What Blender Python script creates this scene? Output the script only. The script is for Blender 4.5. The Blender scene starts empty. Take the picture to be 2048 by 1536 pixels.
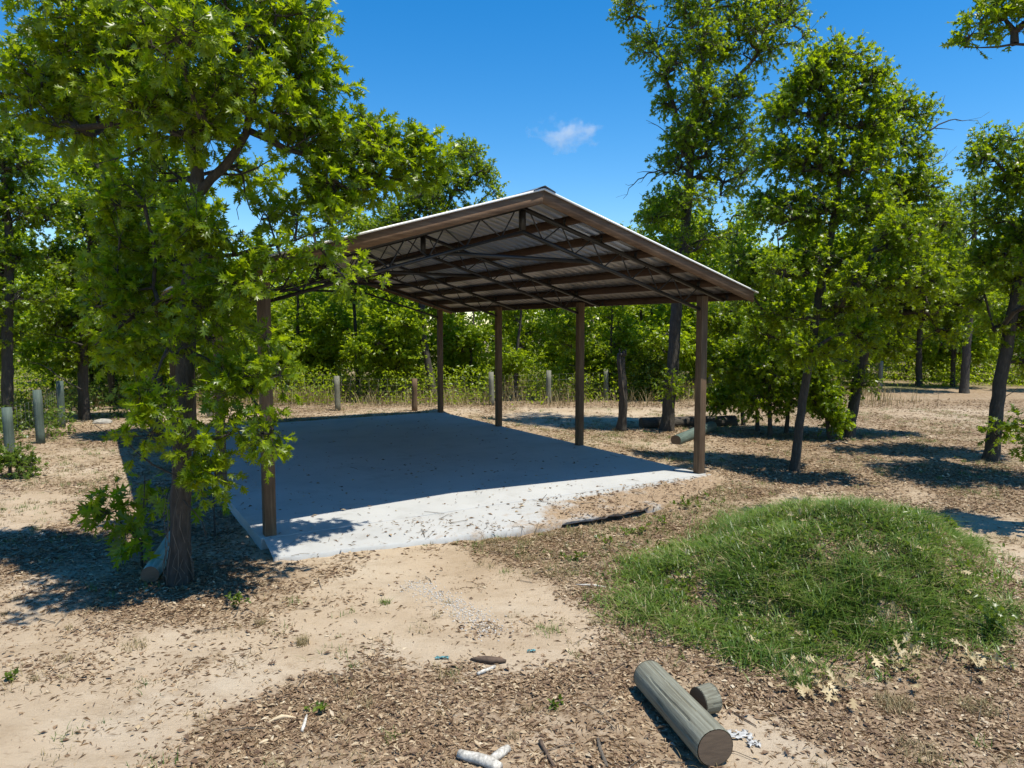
import bpy, math, random
import numpy as np
R = math.radians
rng = np.random.default_rng(7)
random.seed(7)
sc = bpy.context.scene
col = sc.collection

# ------------------------------------------------------------------ camera model (used to measure the place)
F, PITCH, CAMH = 1424.6, 0.07766, 2.55
CP, SP = math.cos(PITCH), math.sin(PITCH)
def ray(u, v):
    x = (u - 1024) / F; z = -(v - 768) / F
    return np.array([x, CP + z * SP, -SP + z * CP])
def G(u, v, z0=-0.15):
    r = ray(u, v); t = (z0 - CAMH) / r[2]
    return np.array([r[0] * t, r[1] * t, z0])
def PT(u, v, Y):
    r = ray(u, v); t = Y / r[1]
    return np.array([r[0] * t, Y, CAMH + r[2] * t])
def project(P):
    P = np.asarray(P, float); X, Y, Z = P[..., 0], P[..., 1], P[..., 2] - CAMH
    yc = Y * CP - Z * SP; zc = Y * SP + Z * CP
    yc = np.where(yc < 0.05, 0.05, yc)
    return 1024 + F * X / yc, 768 - F * zc / yc

# pavilion frame: local x to the right, y away from the viewer
YAW = 0.54024
PX, PY = 3.30744, 12.44778
BAY, WID, HT = 3.55583, 7.36, 3.0883
XA = np.array([math.cos(YAW), math.sin(YAW)]); YA = np.array([-math.sin(YAW), math.cos(YAW)])
def to_pav(x, y):
    dx, dy = x - PX, y - PY
    return dx * XA[0] + dy * XA[1], dx * YA[0] + dy * YA[1]
def from_pav(a, b):
    return PX + a * XA[0] + b * YA[0], PY + a * XA[1] + b * YA[1]

# ------------------------------------------------------------------ noise
def vnoise(x, y, seed=0):
    x = np.asarray(x, float); y = np.asarray(y, float)
    xi = np.floor(x).astype(np.int64); yi = np.floor(y).astype(np.int64)
    fx, fy = x - xi, y - yi
    fx = fx * fx * (3 - 2 * fx); fy = fy * fy * (3 - 2 * fy)
    def h(i, j):
        n = (i * 374761393 + j * 668265263 + seed * 1442695041) & 0xffffffff
        n = ((n ^ (n >> 13)) * 1274126177) & 0xffffffff
        return ((n ^ (n >> 16)) & 0xffff) / 65535.0
    return (h(xi, yi) * (1 - fx) + h(xi + 1, yi) * fx) * (1 - fy) + (h(xi, yi + 1) * (1 - fx) + h(xi + 1, yi + 1) * fx) * fy
def fbm(x, y, seed=0, o=4):
    s = 0; a = 0.5
    for k in range(o):
        s = s + a * vnoise(x * 2 ** k, y * 2 ** k, seed + k * 17); a *= 0.5
    return s / (1 - 0.5 ** o)
def sstep(a, b, x):
    t = np.clip((x - a) / (b - a), 0, 1); return t * t * (3 - 2 * t)
def inpoly(u, v, poly):
    u = np.asarray(u); v = np.asarray(v); c = np.zeros(u.shape, bool); n = len(poly)
    for i in range(n):
        x1, y1 = poly[i]; x2, y2 = poly[(i + 1) % n]
        if y1 == y2: continue
        k = ((y1 > v) != (y2 > v)) & (u < (x2 - x1) * (v - y1) / (y2 - y1) + x1)
        c ^= k
    return c

# ------------------------------------------------------------------ mesh helpers
def mk(name, V, faces, mat=None, parent=None, attrs=None, smooth=False, loc=None):
    """faces: list of int arrays (n,k)"""
    V = np.asarray(V, np.float32)
    if loc is not None: V = V - np.asarray(loc, np.float32)
    me = bpy.data.meshes.new(name)
    faces = [np.asarray(f, np.int32) for f in faces if len(f)]
    nl = sum(f.size for f in faces); npoly = sum(len(f) for f in faces)
    me.vertices.add(len(V)); me.vertices.foreach_set('co', V.ravel())
    me.loops.add(nl); me.loops.foreach_set('vertex_index', np.concatenate([f.ravel() for f in faces]))
    me.polygons.add(npoly)
    tot = np.concatenate([np.full(len(f), f.shape[1], np.int32) for f in faces])
    st = np.concatenate([[0], np.cumsum(tot)[:-1]]).astype(np.int32)
    me.polygons.foreach_set('loop_start', st); me.polygons.foreach_set('loop_total', tot)
    if smooth: me.polygons.foreach_set('use_smooth', np.ones(npoly, bool))
    me.update(calc_edges=True); me.validate()
    if attrs:
        for k, a in attrs.items():
            at = me.attributes.new(k, 'FLOAT', 'POINT'); at.data.foreach_set('value', np.asarray(a, np.float32))
    o = bpy.data.objects.new(name, me); col.objects.link(o)
    if mat: me.materials.append(mat)
    if loc is not None: o.location = [float(x) for x in loc]
    if parent: o.parent = parent
    return o
def tag(o, label=None, cat=None, group=None, kind=None):
    if label: o['label'] = label
    if cat: o['category'] = cat
    if group: o['group'] = group
    if kind: o['kind'] = kind
    return o
def empty(name, loc, rz=0):
    o = bpy.data.objects.new(name, None); col.objects.link(o); o.empty_display_size = 0.2
    o.location = [float(x) for x in loc]; o.rotation_euler = (0, 0, rz); return o
class MB:
    def __init__(s): s.V = []; s.F = {}; s.n = 0; s.A = []
    def add(s, V, faces, a=0.5):
        V = np.asarray(V, float).reshape(-1, 3)
        for f in faces:
            f = np.asarray(f, np.int64)
            if f.size: s.F.setdefault(f.shape[1], []).append(f + s.n)
        s.V.append(V); s.n += len(V)
        s.A.append(np.full(len(V), a) if np.isscalar(a) else np.asarray(a))
    def build(s, name, mat, parent=None, smooth=False, loc=None):
        return mk(name, np.concatenate(s.V), [np.concatenate(v) for v in s.F.values()], mat, parent,
                  {'rnd': np.concatenate(s.A)}, smooth, loc)
    def box(s, c, size, M=None, a=0.5):
        h = np.array(size) / 2
        v = np.array([[x, y, z] for x in (-1, 1) for y in (-1, 1) for z in (-1, 1)]) * h
        if M is not None: v = v @ np.asarray(M).T
        s.add(v + np.asarray(c), [[[0, 1, 3, 2], [4, 6, 7, 5], [0, 4, 5, 1], [2, 3, 7, 6], [0, 2, 6, 4], [1, 5, 7, 3]]], a)
    def bar(s, p, q, w, h, up=(0, 0, 1), a=0.5):
        p, q = np.asarray(p, float), np.asarray(q, float); d = q - p; L = np.linalg.norm(d); d /= L
        x = np.cross(d, up); x /= np.linalg.norm(x); z = np.cross(x, d)
        s.box((p + q) / 2, (w, L, h), np.stack([x, d, z], 1), a)
    def tube(s, pts, rad, n=8, caps=True, a=0.5, rough=0, seed=0):
        pts = np.asarray(pts, float); m = len(pts); rad = np.broadcast_to(np.asarray(rad, float), (m,))
        t = np.gradient(pts, axis=0); t /= np.linalg.norm(t, axis=1)[:, None] + 1e-9
        ref = np.array([1., 0, 0]) if abs(t[:, 0]).mean() < 0.7 else np.array([0, 1., 0])
        x = np.cross(t, ref); x /= np.linalg.norm(x, axis=1)[:, None] + 1e-9
        y = np.cross(t, x); th = np.arange(n) * 2 * np.pi / n
        rr = rad[:, None] * np.ones((1, n))
        if rough:
            g = np.random.default_rng(seed); rr = rr * (1 + rough * (g.random((m, n)) - .5) + rough * (g.random((1, n)) - .5))
        V = pts[:, None] + rr[..., None] * (x[:, None] * np.cos(th)[None, :, None] + y[:, None] * np.sin(th)[None, :, None])
        i = np.arange(m - 1)[:, None] * n; j = np.arange(n)[None]; k = (j + 1) % n
        q = np.stack([i + j, i + k, i + n + k, i + n + j], -1).reshape(-1, 4)
        fs = [q]
        if caps: fs += [[list(range(n))[::-1]], [[(m - 1) * n + c for c in range(n)]]]
        s.add(V.reshape(-1, 3), fs, a)

# ------------------------------------------------------------------ materials
def mat_new(name):
    m = bpy.data.materials.new(name); m.use_nodes = True; nt = m.node_tree
    b = nt.nodes['Principled BSDF']; return m, nt, b
def ramp(nt, fac, stops):
    r = nt.nodes.new('ShaderNodeValToRGB'); e = r.color_ramp.elements
    while len(e) < len(stops): e.new(0.5)
    for k, (p, c) in zip(e, stops): k.position = p; k.color = (*c, 1)
    nt.links.new(fac, r.inputs[0]); return r.outputs[0]
def noise(nt, vec, scale, detail=5, rough=0.6):
    n = nt.nodes.new('ShaderNodeTexNoise'); n.inputs['Scale'].default_value = scale
    n.inputs['Detail'].default_value = detail; n.inputs['Roughness'].default_value = rough
    if vec is not None: nt.links.new(vec, n.inputs['Vector'])
    return n.outputs['Fac']
def mapping(nt, vec, scale):
    m = nt.nodes.new('ShaderNodeMapping'); m.inputs['Scale'].default_value = scale
    nt.links.new(vec, m.inputs['Vector']); return m.outputs[0]
def coord(nt, kind='Object'):
    return nt.nodes.new('ShaderNodeTexCoord').outputs[kind]
def bump(nt, h, b, strength=0.4, dist=0.01):
    n = nt.nodes.new('ShaderNodeBump'); n.inputs['Strength'].default_value = strength; n.inputs['Distance'].default_value = dist
    nt.links.new(h, n.inputs['Height']); nt.links.new(n.outputs[0], b.inputs['Normal'])
def mathn(nt, op, a, b=None, clamp=False):
    n = nt.nodes.new('ShaderNodeMath'); n.operation = op; n.use_clamp = clamp
    for i, v in enumerate((a, b)):
        if v is None: continue
        if isinstance(v, (int, float)): n.inputs[i].default_value = v
        else: nt.links.new(v, n.inputs[i])
    return n.outputs[0]
def mixc(nt, f, a, b, mode='MIX'):
    n = nt.nodes.new('ShaderNodeMix'); n.data_type = 'RGBA'; n.blend_type = mode
    for s, v in ((n.inputs[0], f), (n.inputs[6], a), (n.inputs[7], b)):
        if isinstance(v, (int, float)): s.default_value = v
        elif isinstance(v, tuple): s.default_value = (*v, 1)
        else: nt.links.new(v, s)
    return n.outputs[2]
def attr(nt, name):
    a = nt.nodes.new('ShaderNodeAttribute'); a.attribute_name = name; return a.outputs['Fac']

def m_leaf(name, stops, trans=0.42, tcol=(0.30, 0.42, 0.03), rough=0.36):
    m, nt, b = mat_new(name)
    c = ramp(nt, attr(nt, 'rnd'), stops); nt.links.new(c, b.inputs['Base Color'])
    b.inputs['Roughness'].default_value = rough; b.inputs['Specular IOR Level'].default_value = 0.5
    t = nt.nodes.new('ShaderNodeBsdfTranslucent')
    tc = mixc(nt, 0.58, c, tcol); nt.links.new(tc, t.inputs[0])
    mx = nt.nodes.new('ShaderNodeMixShader'); mx.inputs[0].default_value = trans
    nt.links.new(b.outputs[0], mx.inputs[1]); nt.links.new(t.outputs[0], mx.inputs[2])
    nt.links.new(mx.outputs[0], nt.nodes['Material Output'].inputs[0]); return m
LEAF = m_leaf('oak leaf', [(0, (0.046, 0.088, 0.003)), (.35, (0.095, 0.163, 0.004)), (.8, (0.155, 0.23, 0.007)), (1, (0.24, 0.28, 0.016))], .54, (0.58, 0.74, 0.008))
LEAF2 = m_leaf('thicket leaf', [(0, (0.075, 0.14, 0.006)), (.5, (0.165, 0.255, 0.01)), (1, (0.27, 0.33, 0.025))], .56, (0.60, 0.75, 0.012))
BUSHM = m_leaf('shrub leaf', [(0, (0.05, 0.10, 0.012)), (1, (0.14, 0.20, 0.02))])
GRASS = m_leaf('grass blade', [(0, (0.05, 0.105, 0.015)), (.45, (0.115, 0.20, 0.03)), (.85, (0.20, 0.265, 0.055)), (1, (0.42, 0.35, 0.18))], 0.38, (0.30, 0.42, 0.06), 0.4)
DRYG = m_leaf('dry grass', [(0, (0.16, 0.12, 0.05)), (.4, (0.26, 0.20, 0.09)), (.75, (0.36, 0.29, 0.16)), (1, (0.12, 0.15, 0.035))], 0.25, (0.3, 0.25, 0.1), 0.7)
LITTER = m_leaf('dead leaf', [(0, (0.080, 0.045, 0.025)), (.16, (0.15, 0.092, 0.052)), (.4, (0.25, 0.165, 0.095)), (.66, (0.345, 0.245, 0.145)), (.86, (0.46, 0.36, 0.225)), (1, (0.60, 0.53, 0.41))], 0.12, (0.3, 0.2, 0.1), 0.75)
PALE = m_leaf('pale dead leaf', [(0, (0.28, 0.20, 0.10)), (.4, (0.45, 0.35, 0.18)), (1, (0.58, 0.48, 0.29))], 0.2, (0.5, 0.4, 0.2), 0.7)
def m_bark(name, c0, c1, c2):
    m, nt, b = mat_new(name); o = coord(nt)
    n = noise(nt, mapping(nt, o, (9, 9, 2.2)), 3, 8, .7)
    n2 = noise(nt, o, 1.3, 3)
    c = ramp(nt, n, [(.3, c0), (.55, c1), (.75, c2)])
    c = mixc(nt, mathn(nt, 'MULTIPLY', n2, .35), c, (0.10, 0.10, 0.075))
    nt.links.new(c, b.inputs['Base Color']); b.inputs['Roughness'].default_value = .9
    bump(nt, n, b, 1.0, .04); return m
BARK = m_bark('oak bark', (0.018, 0.014, 0.011), (0.06, 0.047, 0.037), (0.13, 0.11, 0.09))
TWIG = m_bark('dead twig', (0.10, 0.08, 0.06), (0.2, 0.16, 0.12), (0.32, 0.28, 0.22))
def m_wood(name, sc_, c0, c1, c2, bs=.25):
    m, nt, b = mat_new(name); o = coord(nt)
    n = noise(nt, mapping(nt, o, sc_), 1.0, 8, .65)
    n2 = noise(nt, o, 2.3, 3); n3 = noise(nt, mapping(nt, o, tuple(x * .22 for x in sc_)), 1.0, 3, .5)
    c = ramp(nt, n, [(.3, c0), (.52, c1), (.72, c2)])
    c = mixc(nt, mathn(nt, 'MULTIPLY', n3, .6), c, c0)
    c = mixc(nt, mathn(nt, 'MULTIPLY', mathn(nt, 'SUBTRACT', n2, .35, True), .8), c, c2)
    nt.links.new(c, b.inputs['Base Color']); b.inputs['Roughness'].default_value = .82
    bump(nt, n, b, bs, .006); return m
WB = ((0.07, 0.036, 0.018), (0.17, 0.095, 0.05), (0.32, 0.21, 0.125))
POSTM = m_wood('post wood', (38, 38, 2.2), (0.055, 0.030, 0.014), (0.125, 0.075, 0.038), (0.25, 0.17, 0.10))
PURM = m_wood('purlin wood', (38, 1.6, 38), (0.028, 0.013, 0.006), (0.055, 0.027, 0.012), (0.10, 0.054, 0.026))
RAKEM = m_wood('rake board wood', (1.8, 40, 34), *WB)
TREAT = m_wood('treated timber', (70, 70, 2.0), (0.075, 0.066, 0.042), (0.19, 0.19, 0.14), (0.32, 0.33, 0.265), .6)
TREATG = m_wood('green treated timber', (34, 34, 2), (0.035, 0.055, 0.043), (0.08, 0.115, 0.092), (0.15, 0.19, 0.155), .35)
TEAL = m_wood('copper treated timber', (30, 30, 2), (0.10, 0.22, 0.19), (0.22, 0.38, 0.34), (0.5, 0.6, 0.56), .3)
ENDM = None
def m_end():
    m, nt, b = mat_new('sawn end grain'); o = coord(nt)
    w = nt.nodes.new('ShaderNodeTexWave'); w.wave_type = 'RINGS'; w.rings_direction = 'Z'
    w.inputs['Scale'].default_value = 30; w.inputs['Distortion'].default_value = 3; w.inputs['Detail'].default_value = 3
    nt.links.new(o, w.inputs[0])
    n = noise(nt, mapping(nt, o, (30, 5, 5)), 2, 6)
    c = mixc(nt, n, (0.06, 0.042, 0.028), (0.20, 0.14, 0.09)); c = mixc(nt, mathn(nt, 'MULTIPLY', w.outputs['Fac'], .3), c, (0.07, 0.05, 0.035))
    nt.links.new(c, b.inputs['Base Color']); b.inputs['Roughness'].default_value = .9; bump(nt, n, b, .3, .005); return m
ENDM = m_end()
def m_plain(name, c, rough=.6, metal=0., nsc=8, var=.25):
    m, nt, b = mat_new(name); n = noise(nt, coord(nt), nsc, 5)
    k = tuple(x * (1 - var) for x in c); k2 = tuple(min(1, x * (1 + var)) for x in c)
    nt.links.new(ramp(nt, n, [(.3, k), (.7, k2)]), b.inputs['Base Color'])
    b.inputs['Roughness'].default_value = rough; b.inputs['Metallic'].default_value = metal; return m
STEEL = m_plain('black painted steel', (0.018, 0.017, 0.017), .45)
WIRE = m_plain('galvanised wire', (0.22, 0.22, 0.22), .5, .6)
ROOFM = m_plain('galvalume sheet', (0.48, 0.48, 0.48), .42, .8, 1.2, .07)
TRIMM = m_plain('white rake trim', (0.80, 0.80, 0.79), .4, 0, 3, .03)
CAPM = m_plain('ridge cap metal', (0.10, 0.14, 0.19), .4, .5)
STONE = m_plain('grey stone', (0.32, 0.30, 0.26), .9, 0, 20)
WHITEW = m_plain('bleached wood', (0.46, 0.43, 0.37), .85, 0, 45, .5)
PALEW = m_plain('pale split wood', (0.55, 0.43, 0.27), .8, 0, 30)
DARKW = m_plain('dark bark', (0.09, 0.06, 0.04), .9, 0, 30, .5)
PLAST = m_plain('torn white plastic', (0.40, 0.40, 0.385), .5, 0, 40, .2)

def m_conc(name, dirt):
    m, nt, b = mat_new(name); o = coord(nt)
    n = noise(nt, o, .8, 6, .65); n2 = noise(nt, o, 60, 4, .7); n3 = noise(nt, o, 3.2, 6, .7)
    c = ramp(nt, n, [(.3, (0.345, 0.348, 0.335)), (.5, (0.40, 0.403, 0.388)), (.7, (0.44, 0.442, 0.425))])
    c = mixc(nt, mathn(nt, 'MULTIPLY', mathn(nt, 'SUBTRACT', n2, .5, True), .9), c, (0.32, 0.31, 0.28))
    c = mixc(nt, mathn(nt, 'MULTIPLY', mathn(nt, 'SUBTRACT', n3, .55, True), 1.2), c, (0.36, 0.34, 0.30))
    br = noise(nt, mapping(nt, o, (3, 90, 3)), 1.2, 3, .6); c = mixc(nt, mathn(nt, 'MULTIPLY', br, .16), c, (0.25, 0.245, 0.225))
    n5 = noise(nt, o, 1.7, 8, .72); c = mixc(nt, mathn(nt, 'MULTIPLY', mathn(nt, 'SUBTRACT', n5, .54, True), 2.2), c, (0.22, 0.20, 0.165))
    if dirt:
        d = attr(nt, 'dirt')
        f = mathn(nt, 'MULTIPLY', mathn(nt, 'SUBTRACT', mathn(nt, 'ADD', d, mathn(nt, 'MULTIPLY', mathn(nt, 'SUBTRACT', n3, .5), 1.5)), .5), 3, True)
        f.node.use_clamp = True
        dc = ramp(nt, noise(nt, o, 45, 5, .75), [(.35, (0.12, 0.08, 0.05)), (.6, (0.36, 0.26, 0.16))])
        c = mixc(nt, f, c, dc)
    nt.links.new(c, b.inputs['Base Color']); b.inputs['Roughness'].default_value = .85
    bump(nt, n2, b, .25, .004); return m
CONC = m_conc('broom finished concrete', False); CONCD = m_conc('dirty apron concrete', True)

# ------------------------------------------------------------------ terrain
MOUND = [(3.95, 8.15, 1.25, .50), (3.6, 7.6, .38, .10), (2.9, 7.0, .32, .11), (4.4, 7.5, .34, .10), (3.3, 6.3, .3, .09), (2.0, 7.3, .3, .08), (3.9, 6.7, .3, .10), (4.5, 8.5, .35, .06), (3.3, 8.3, .3, .07), (2.4, 6.6, .28, .07), (2.35, 7.25, .85, .20), (3.05, 6.55, .75, .22), (4.15, 6.9, .8, .24), (3.2, 7.5, .9, .15)]
def gz(x, y):
    x = np.asarray(x, float); y = np.asarray(y, float)
    z = -0.15 + .05 * (fbm(x * .35, y * .35, 3) - .5) + .05 * (fbm(x * 1.4, y * 1.4, 5) - .5) * sstep(40, 14, y) + .02 * (fbm(x * 3.5, y * 3.5, 7, 2) - .5) * sstep(24, 10, y)
    for cx, cy, r, h in MOUND:
        z = z + h * np.exp(-(((x - cx) / r) ** 2 + ((y - cy) / r) ** 2) ** 1.25)
    a, b = to_pav(x, y)
    # ground rises to the pad along its right side and back, stays low on the left
    z = z + (.12 + .05 * (fbm(x * 2.5, y * 2.5, 15) - .3)) * np.exp(-((a - .45) / .6) ** 2) * sstep(-.6, .6, b) * sstep(12.5, 11, b)
    z = z + .09 * np.exp(-((b - 11.2) / .8) ** 2) * sstep(-8, -7, a) * sstep(1, 0, a)
    # dirt banked against the apron, scoured where the edge is broken
    z = z - .16 * fbm(x * 2.2, y * 2.2, 19) * np.exp(-((a + 3.4) / 1.3) ** 4 - ((b + 1.08) / .22) ** 2)
    z = z + .04 * np.exp(-((b + .9) / .5) ** 2) * sstep(-1.5, -.3, a) * sstep(1.5, .3, a)
    # far land climbs a little
    z = z + .012 * np.clip(y - 34, 0, 80)
    z = z + .012 * (fbm(x * 7, y * 7, 9, 3) - .5) * sstep(30, 12, y)
    return z
SAND = [[(560, 1235), (700, 1150), (800, 1085), (880, 1090), (1010, 1130), (1130, 1200), (1215, 1265), (1190, 1310), (1080, 1330), (880, 1330), (700, 1305), (600, 1270)],
        [(-60, 1250), (200, 1190), (420, 1250), (590, 1290), (560, 1350), (400, 1400), (330, 1480), (200, 1560), (-60, 1600)],
        [(-60, 1000), (60, 960), (150, 985), (120, 1040), (40, 1050), (-60, 1060)],
        [(1460, 960), (1600, 985), (1800, 1000), (2080, 1060), (2080, 1180), (1960, 1120), (1850, 1040), (1620, 1005)],
        [(1420, 1440), (1560, 1400), (1650, 1440), (1760, 1480), (1720, 1560), (1480, 1560)],
        [(1000, 820), (1120, 805), (1340, 800), (1380, 830), (1200, 850), (1060, 850)],
        ]
BROWN = [[(930, 1075), (1100, 1010), (1450, 960), (1560, 985), (1480, 1050), (1280, 1140), (1180, 1200), (1040, 1130), (880, 1090)],
         [(380, 1440), (640, 1340), (900, 1345), (1240, 1340), (1400, 1500), (1300, 1600), (380, 1600)],
         [(1420, 860), (1700, 845), (2080, 850), (2080, 1050), (1700, 990), (1500, 985)],
         [(1400, 1330), (1700, 1350), (2080, 1290), (2080, 1600), (1740, 1560)]]
GRASSP = [(1205, 1195), (1290, 1130), (1420, 1085), (1500, 1035), (1620, 1005), (1760, 1000), (1860, 1035), (1910, 1100), (1990, 1170), (2035, 1250), (2010, 1310), (1900, 1300), (1830, 1290), (1760, 1340), (1600, 1345), (1500, 1335), (1420, 1290), (1330, 1250), (1230, 1225)]
def litter_mask(x, y, z=None):
    """0 bare sand .. 1 thick litter; the edges between the two break up over half a metre"""
    z = gz(x, y) if z is None else z
    u, v = project(np.stack([x, y, np.minimum(z, -.12)], -1))
    l = .60 + .9 * (fbm(x * .6, y * .6, 41) - .5); k = 5
    ahead = (y > 2); s_ = 0; b_ = 0
    for i in range(k):
        sc_ = (.5, .9, 1.6, 2.8, 5)[i]; am = (150, 120, 90, 70, 60)[i]
        jx = am * (fbm(x * sc_, y * sc_, 21 + i, 3) - .5) * 1.6; jy = .55 * am * (fbm(x * sc_, y * sc_, 31 + i, 3) - .5) * 1.6
        ss = np.zeros(np.shape(x), bool); bb = np.zeros(np.shape(x), bool)
        for p in SAND: ss |= inpoly(u + jx, v + jy, p)
        for p in BROWN: bb |= inpoly(u + jx, v + jy, p)
        s_ = s_ + (ss & ahead) / k; b_ = b_ + (bb & ahead) / k
    l = l * (1 - s_) + s_ * (.14 + .8 * (fbm(x * 1.6, y * 1.6, 51) - .40))
    l = l * (1 - b_) + b_ * (.74 + .6 * (fbm(x * 1.5, y * 1.5, 61) - .5))
    for tx, ty, r in ((-3.5, 7.3, 1.3), (5.4, 13.3, 2.4), (8.3, 16.5, 3.0), (8.6, 13.2, 3.0), (4.2, 18.5, 2.2), (6.5, 17.0, 2.6), (-9.5, 17, 1.8)):
        l = np.maximum(l, .85 * np.exp(-(((x - tx) ** 2 + (y - ty) ** 2) / r ** 2) ** 1.5))
    l = np.where(y > 24, np.maximum(l, .75), l)
    return np.clip(l, 0, 1)
def graded(a0, a1, step, lo, hi, g):
    c = list(np.arange(a0, a1 + 1e-6, step)); s = step
    while c[-1] < hi: s *= g; c.append(c[-1] + s)
    s = step
    while c[0] > lo: s *= g; c.insert(0, c[0] - s)
    return np.array(c)
gx = graded(-5.5, 6, .055, -700, 700, 1.055); gy = graded(3.2, 13, .055, -500, 900, 1.045)
XX, YY = np.meshgrid(gx, gy); ZZ = gz(XX, YY)
LIT = litter_mask(XX, YY, ZZ); LIT = (LIT + np.roll(LIT, 1, 0) + np.roll(LIT, 1, 1) + np.roll(LIT, -1, 0) + np.roll(LIT, -1, 1)) / 5
uu, vv = project(np.stack([XX, YY, ZZ], -1))
GRN = np.where(inpoly(uu, vv, GRASSP) & (YY > 4), .42, 0.0)
GRN = np.maximum(GRN, .9 * sstep(-13.5, -15.5, XX + .12 * (YY - 20)) * sstep(10, 14, YY) * (.55 + .8 * (fbm(XX * .5, YY * .5, 73) - .3)))
GRN = np.maximum(GRN, .95 * sstep(26, 29, YY - .10 * XX) * np.where(XX > 9, sstep(27.5, 31, YY - .1 * XX), 1) * (.55 + .8 * (fbm(XX * .5, YY * .5, 73) - .3)))
GRN = np.maximum(GRN, .55 * sstep(.55, .75, fbm(XX * .7, YY * .7, 71)) * sstep(8, 12, YY))
ny, nx = XX.shape
ii = np.arange(ny - 1)[:, None] * nx + np.arange(nx - 1)[None]
gf = np.stack([ii, ii + 1, ii + nx + 1, ii + nx], -1).reshape(-1, 4)
def m_ground():
    m, nt, b = mat_new('sandy ground'); o = coord(nt)
    l = attr(nt, 'litter'); g = attr(nt, 'green')
    n1 = noise(nt, o, 7, 7, .7); n2 = noise(nt, o, 38, 5, .75); n3 = noise(nt, o, 160, 3, .7); n4 = noise(nt, o, .7, 4)
    sand = ramp(nt, n4, [(.35, (0.395, 0.305, 0.205)), (.5, (0.465, 0.372, 0.262)), (.65, (0.49, 0.41, 0.305))])
    sand = mixc(nt, mathn(nt, 'MULTIPLY', n3, .3), sand, (0.30, 0.215, 0.135))
    dirt = ramp(nt, n2, [(.3, (0.085, 0.052, 0.029)), (.45, (0.16, 0.104, 0.06)), (.6, (0.25, 0.17, 0.10)), (.75, (0.36, 0.265, 0.16))])
    f = mathn(nt, 'ADD', l, mathn(nt, 'MULTIPLY', mathn(nt, 'SUBTRACT', n1, .5), 1.5))
    f = mathn(nt, 'ADD', f, mathn(nt, 'MULTIPLY', mathn(nt, 'SUBTRACT', n2, .5), 1.0))
    f = mathn(nt, 'MULTIPLY', mathn(nt, 'SUBTRACT', f, .38), 1.7); f.node.use_clamp = True
    c = mixc(nt, f, sand, dirt)
    th_ = noise(nt, mapping(nt, o, (1.1, 2.3, 1)), 1.15, 8, .72)
    tf = mathn(nt, 'MULTIPLY', mathn(nt, 'SUBTRACT', th_, .50), 4.0); tf.node.use_clamp = True
    st = noise(nt, mapping(nt, o, (5, 26, 5)), 1.6, 7, .75); sf = mathn(nt, 'MULTIPLY', mathn(nt, 'SUBTRACT', st, .56), 6.0); sf.node.use_clamp = True
    c = mixc(nt, mathn(nt, 'MULTIPLY', tf, .55), c, mixc(nt, n2, (0.14, 0.09, 0.05), (0.33, 0.235, 0.135)))
    c = mixc(nt, mathn(nt, 'MULTIPLY', sf, .6), c, (0.13, 0.088, 0.05))
    gcol = ramp(nt, n2, [(.3, (0.03, 0.05, 0.014)), (.5, (0.06, 0.085, 0.022)), (.7, (0.13, 0.12, 0.05))])
    gf_ = mathn(nt, 'ADD', g, mathn(nt, 'MULTIPLY', mathn(nt, 'SUBTRACT', n1, .5), 1.0)); gf_ = mathn(nt, 'MULTIPLY', mathn(nt, 'SUBTRACT', gf_, .45), 1.8); gf_.node.use_clamp = True
    c = mixc(nt, gf_, c, gcol)
    nt.links.new(c, b.inputs['Base Color']); b.inputs['Roughness'].default_value = .95; b.inputs['Specular IOR Level'].default_value = .15
    h = mathn(nt, 'ADD', mathn(nt, 'MULTIPLY', n2, .6), mathn(nt, 'MULTIPLY', n3, .25)); h = mathn(nt, 'ADD', h, mathn(nt, 'MULTIPLY', n1, .7))
    bump(nt, h, b, .8, .03); return m
ground = mk('ground', np.stack([XX, YY, ZZ], -1).reshape(-1, 3), [gf], m_ground(), attrs={'litter': LIT.ravel(), 'green': GRN.ravel()}, smooth=True)
tag(ground, kind='structure')

# ------------------------------------------------------------------ leaves
def leaf_hi():
    m = [(0, 0), (0, .28), (0, .52), (0, .76), (0, 1.06)]
    rgt = [(.05, .17), (.27, .33), (.07, .37), (.43, .66), (.085, .6), (.31, .94), (.06, .82)]
    V = m + rgt + [(-x, y) for x, y in rgt]
    T = []
    for o, fl in ((5, 0), (12, 1)):
        s0, L1, s1, L2, s2, L3, s3 = range(o, o + 7)
        t = [(0, s0, 1), (s0, L1, s1), (s0, s1, 1), (1, s1, 2), (s1, L2, s2), (s1, s2, 2), (2, s2, 3), (s2, L3, s3), (s2, s3, 3), (3, s3, 4)]
        T += [x[::-1] if fl else x for x in t]
    V = np.array([(x, y, .22 * abs(x) - .16 * y * y) for x, y in V]); return V, np.array(T)
def leaf_mid():
    V = [(0, 0), (.30, .34), (.07, .42), (.42, .74), (.08, .72), (0, 1.06), (-.30, .34), (-.07, .42), (-.42, .74), (-.08, .72)]
    T = [(0, 1, 2), (2, 3, 4), (0, 7, 6), (7, 9, 8), (0, 2, 7), (2, 4, 9), (2, 9, 7), (4, 5, 9)]
    return np.array([(x, y, .2 * abs(x) - .15 * y * y) for x, y in V]), np.array(T)
def leaf_lo():
    return np.array([(0, 0, 0), (.3, .6, .07), (0, 1.05, -.1), (-.3, .6, .07)]), np.array([(0, 1, 2), (0, 2, 3)])
LT = {'hi': leaf_hi(), 'mid': leaf_mid(), 'lo': leaf_lo()}
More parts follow.
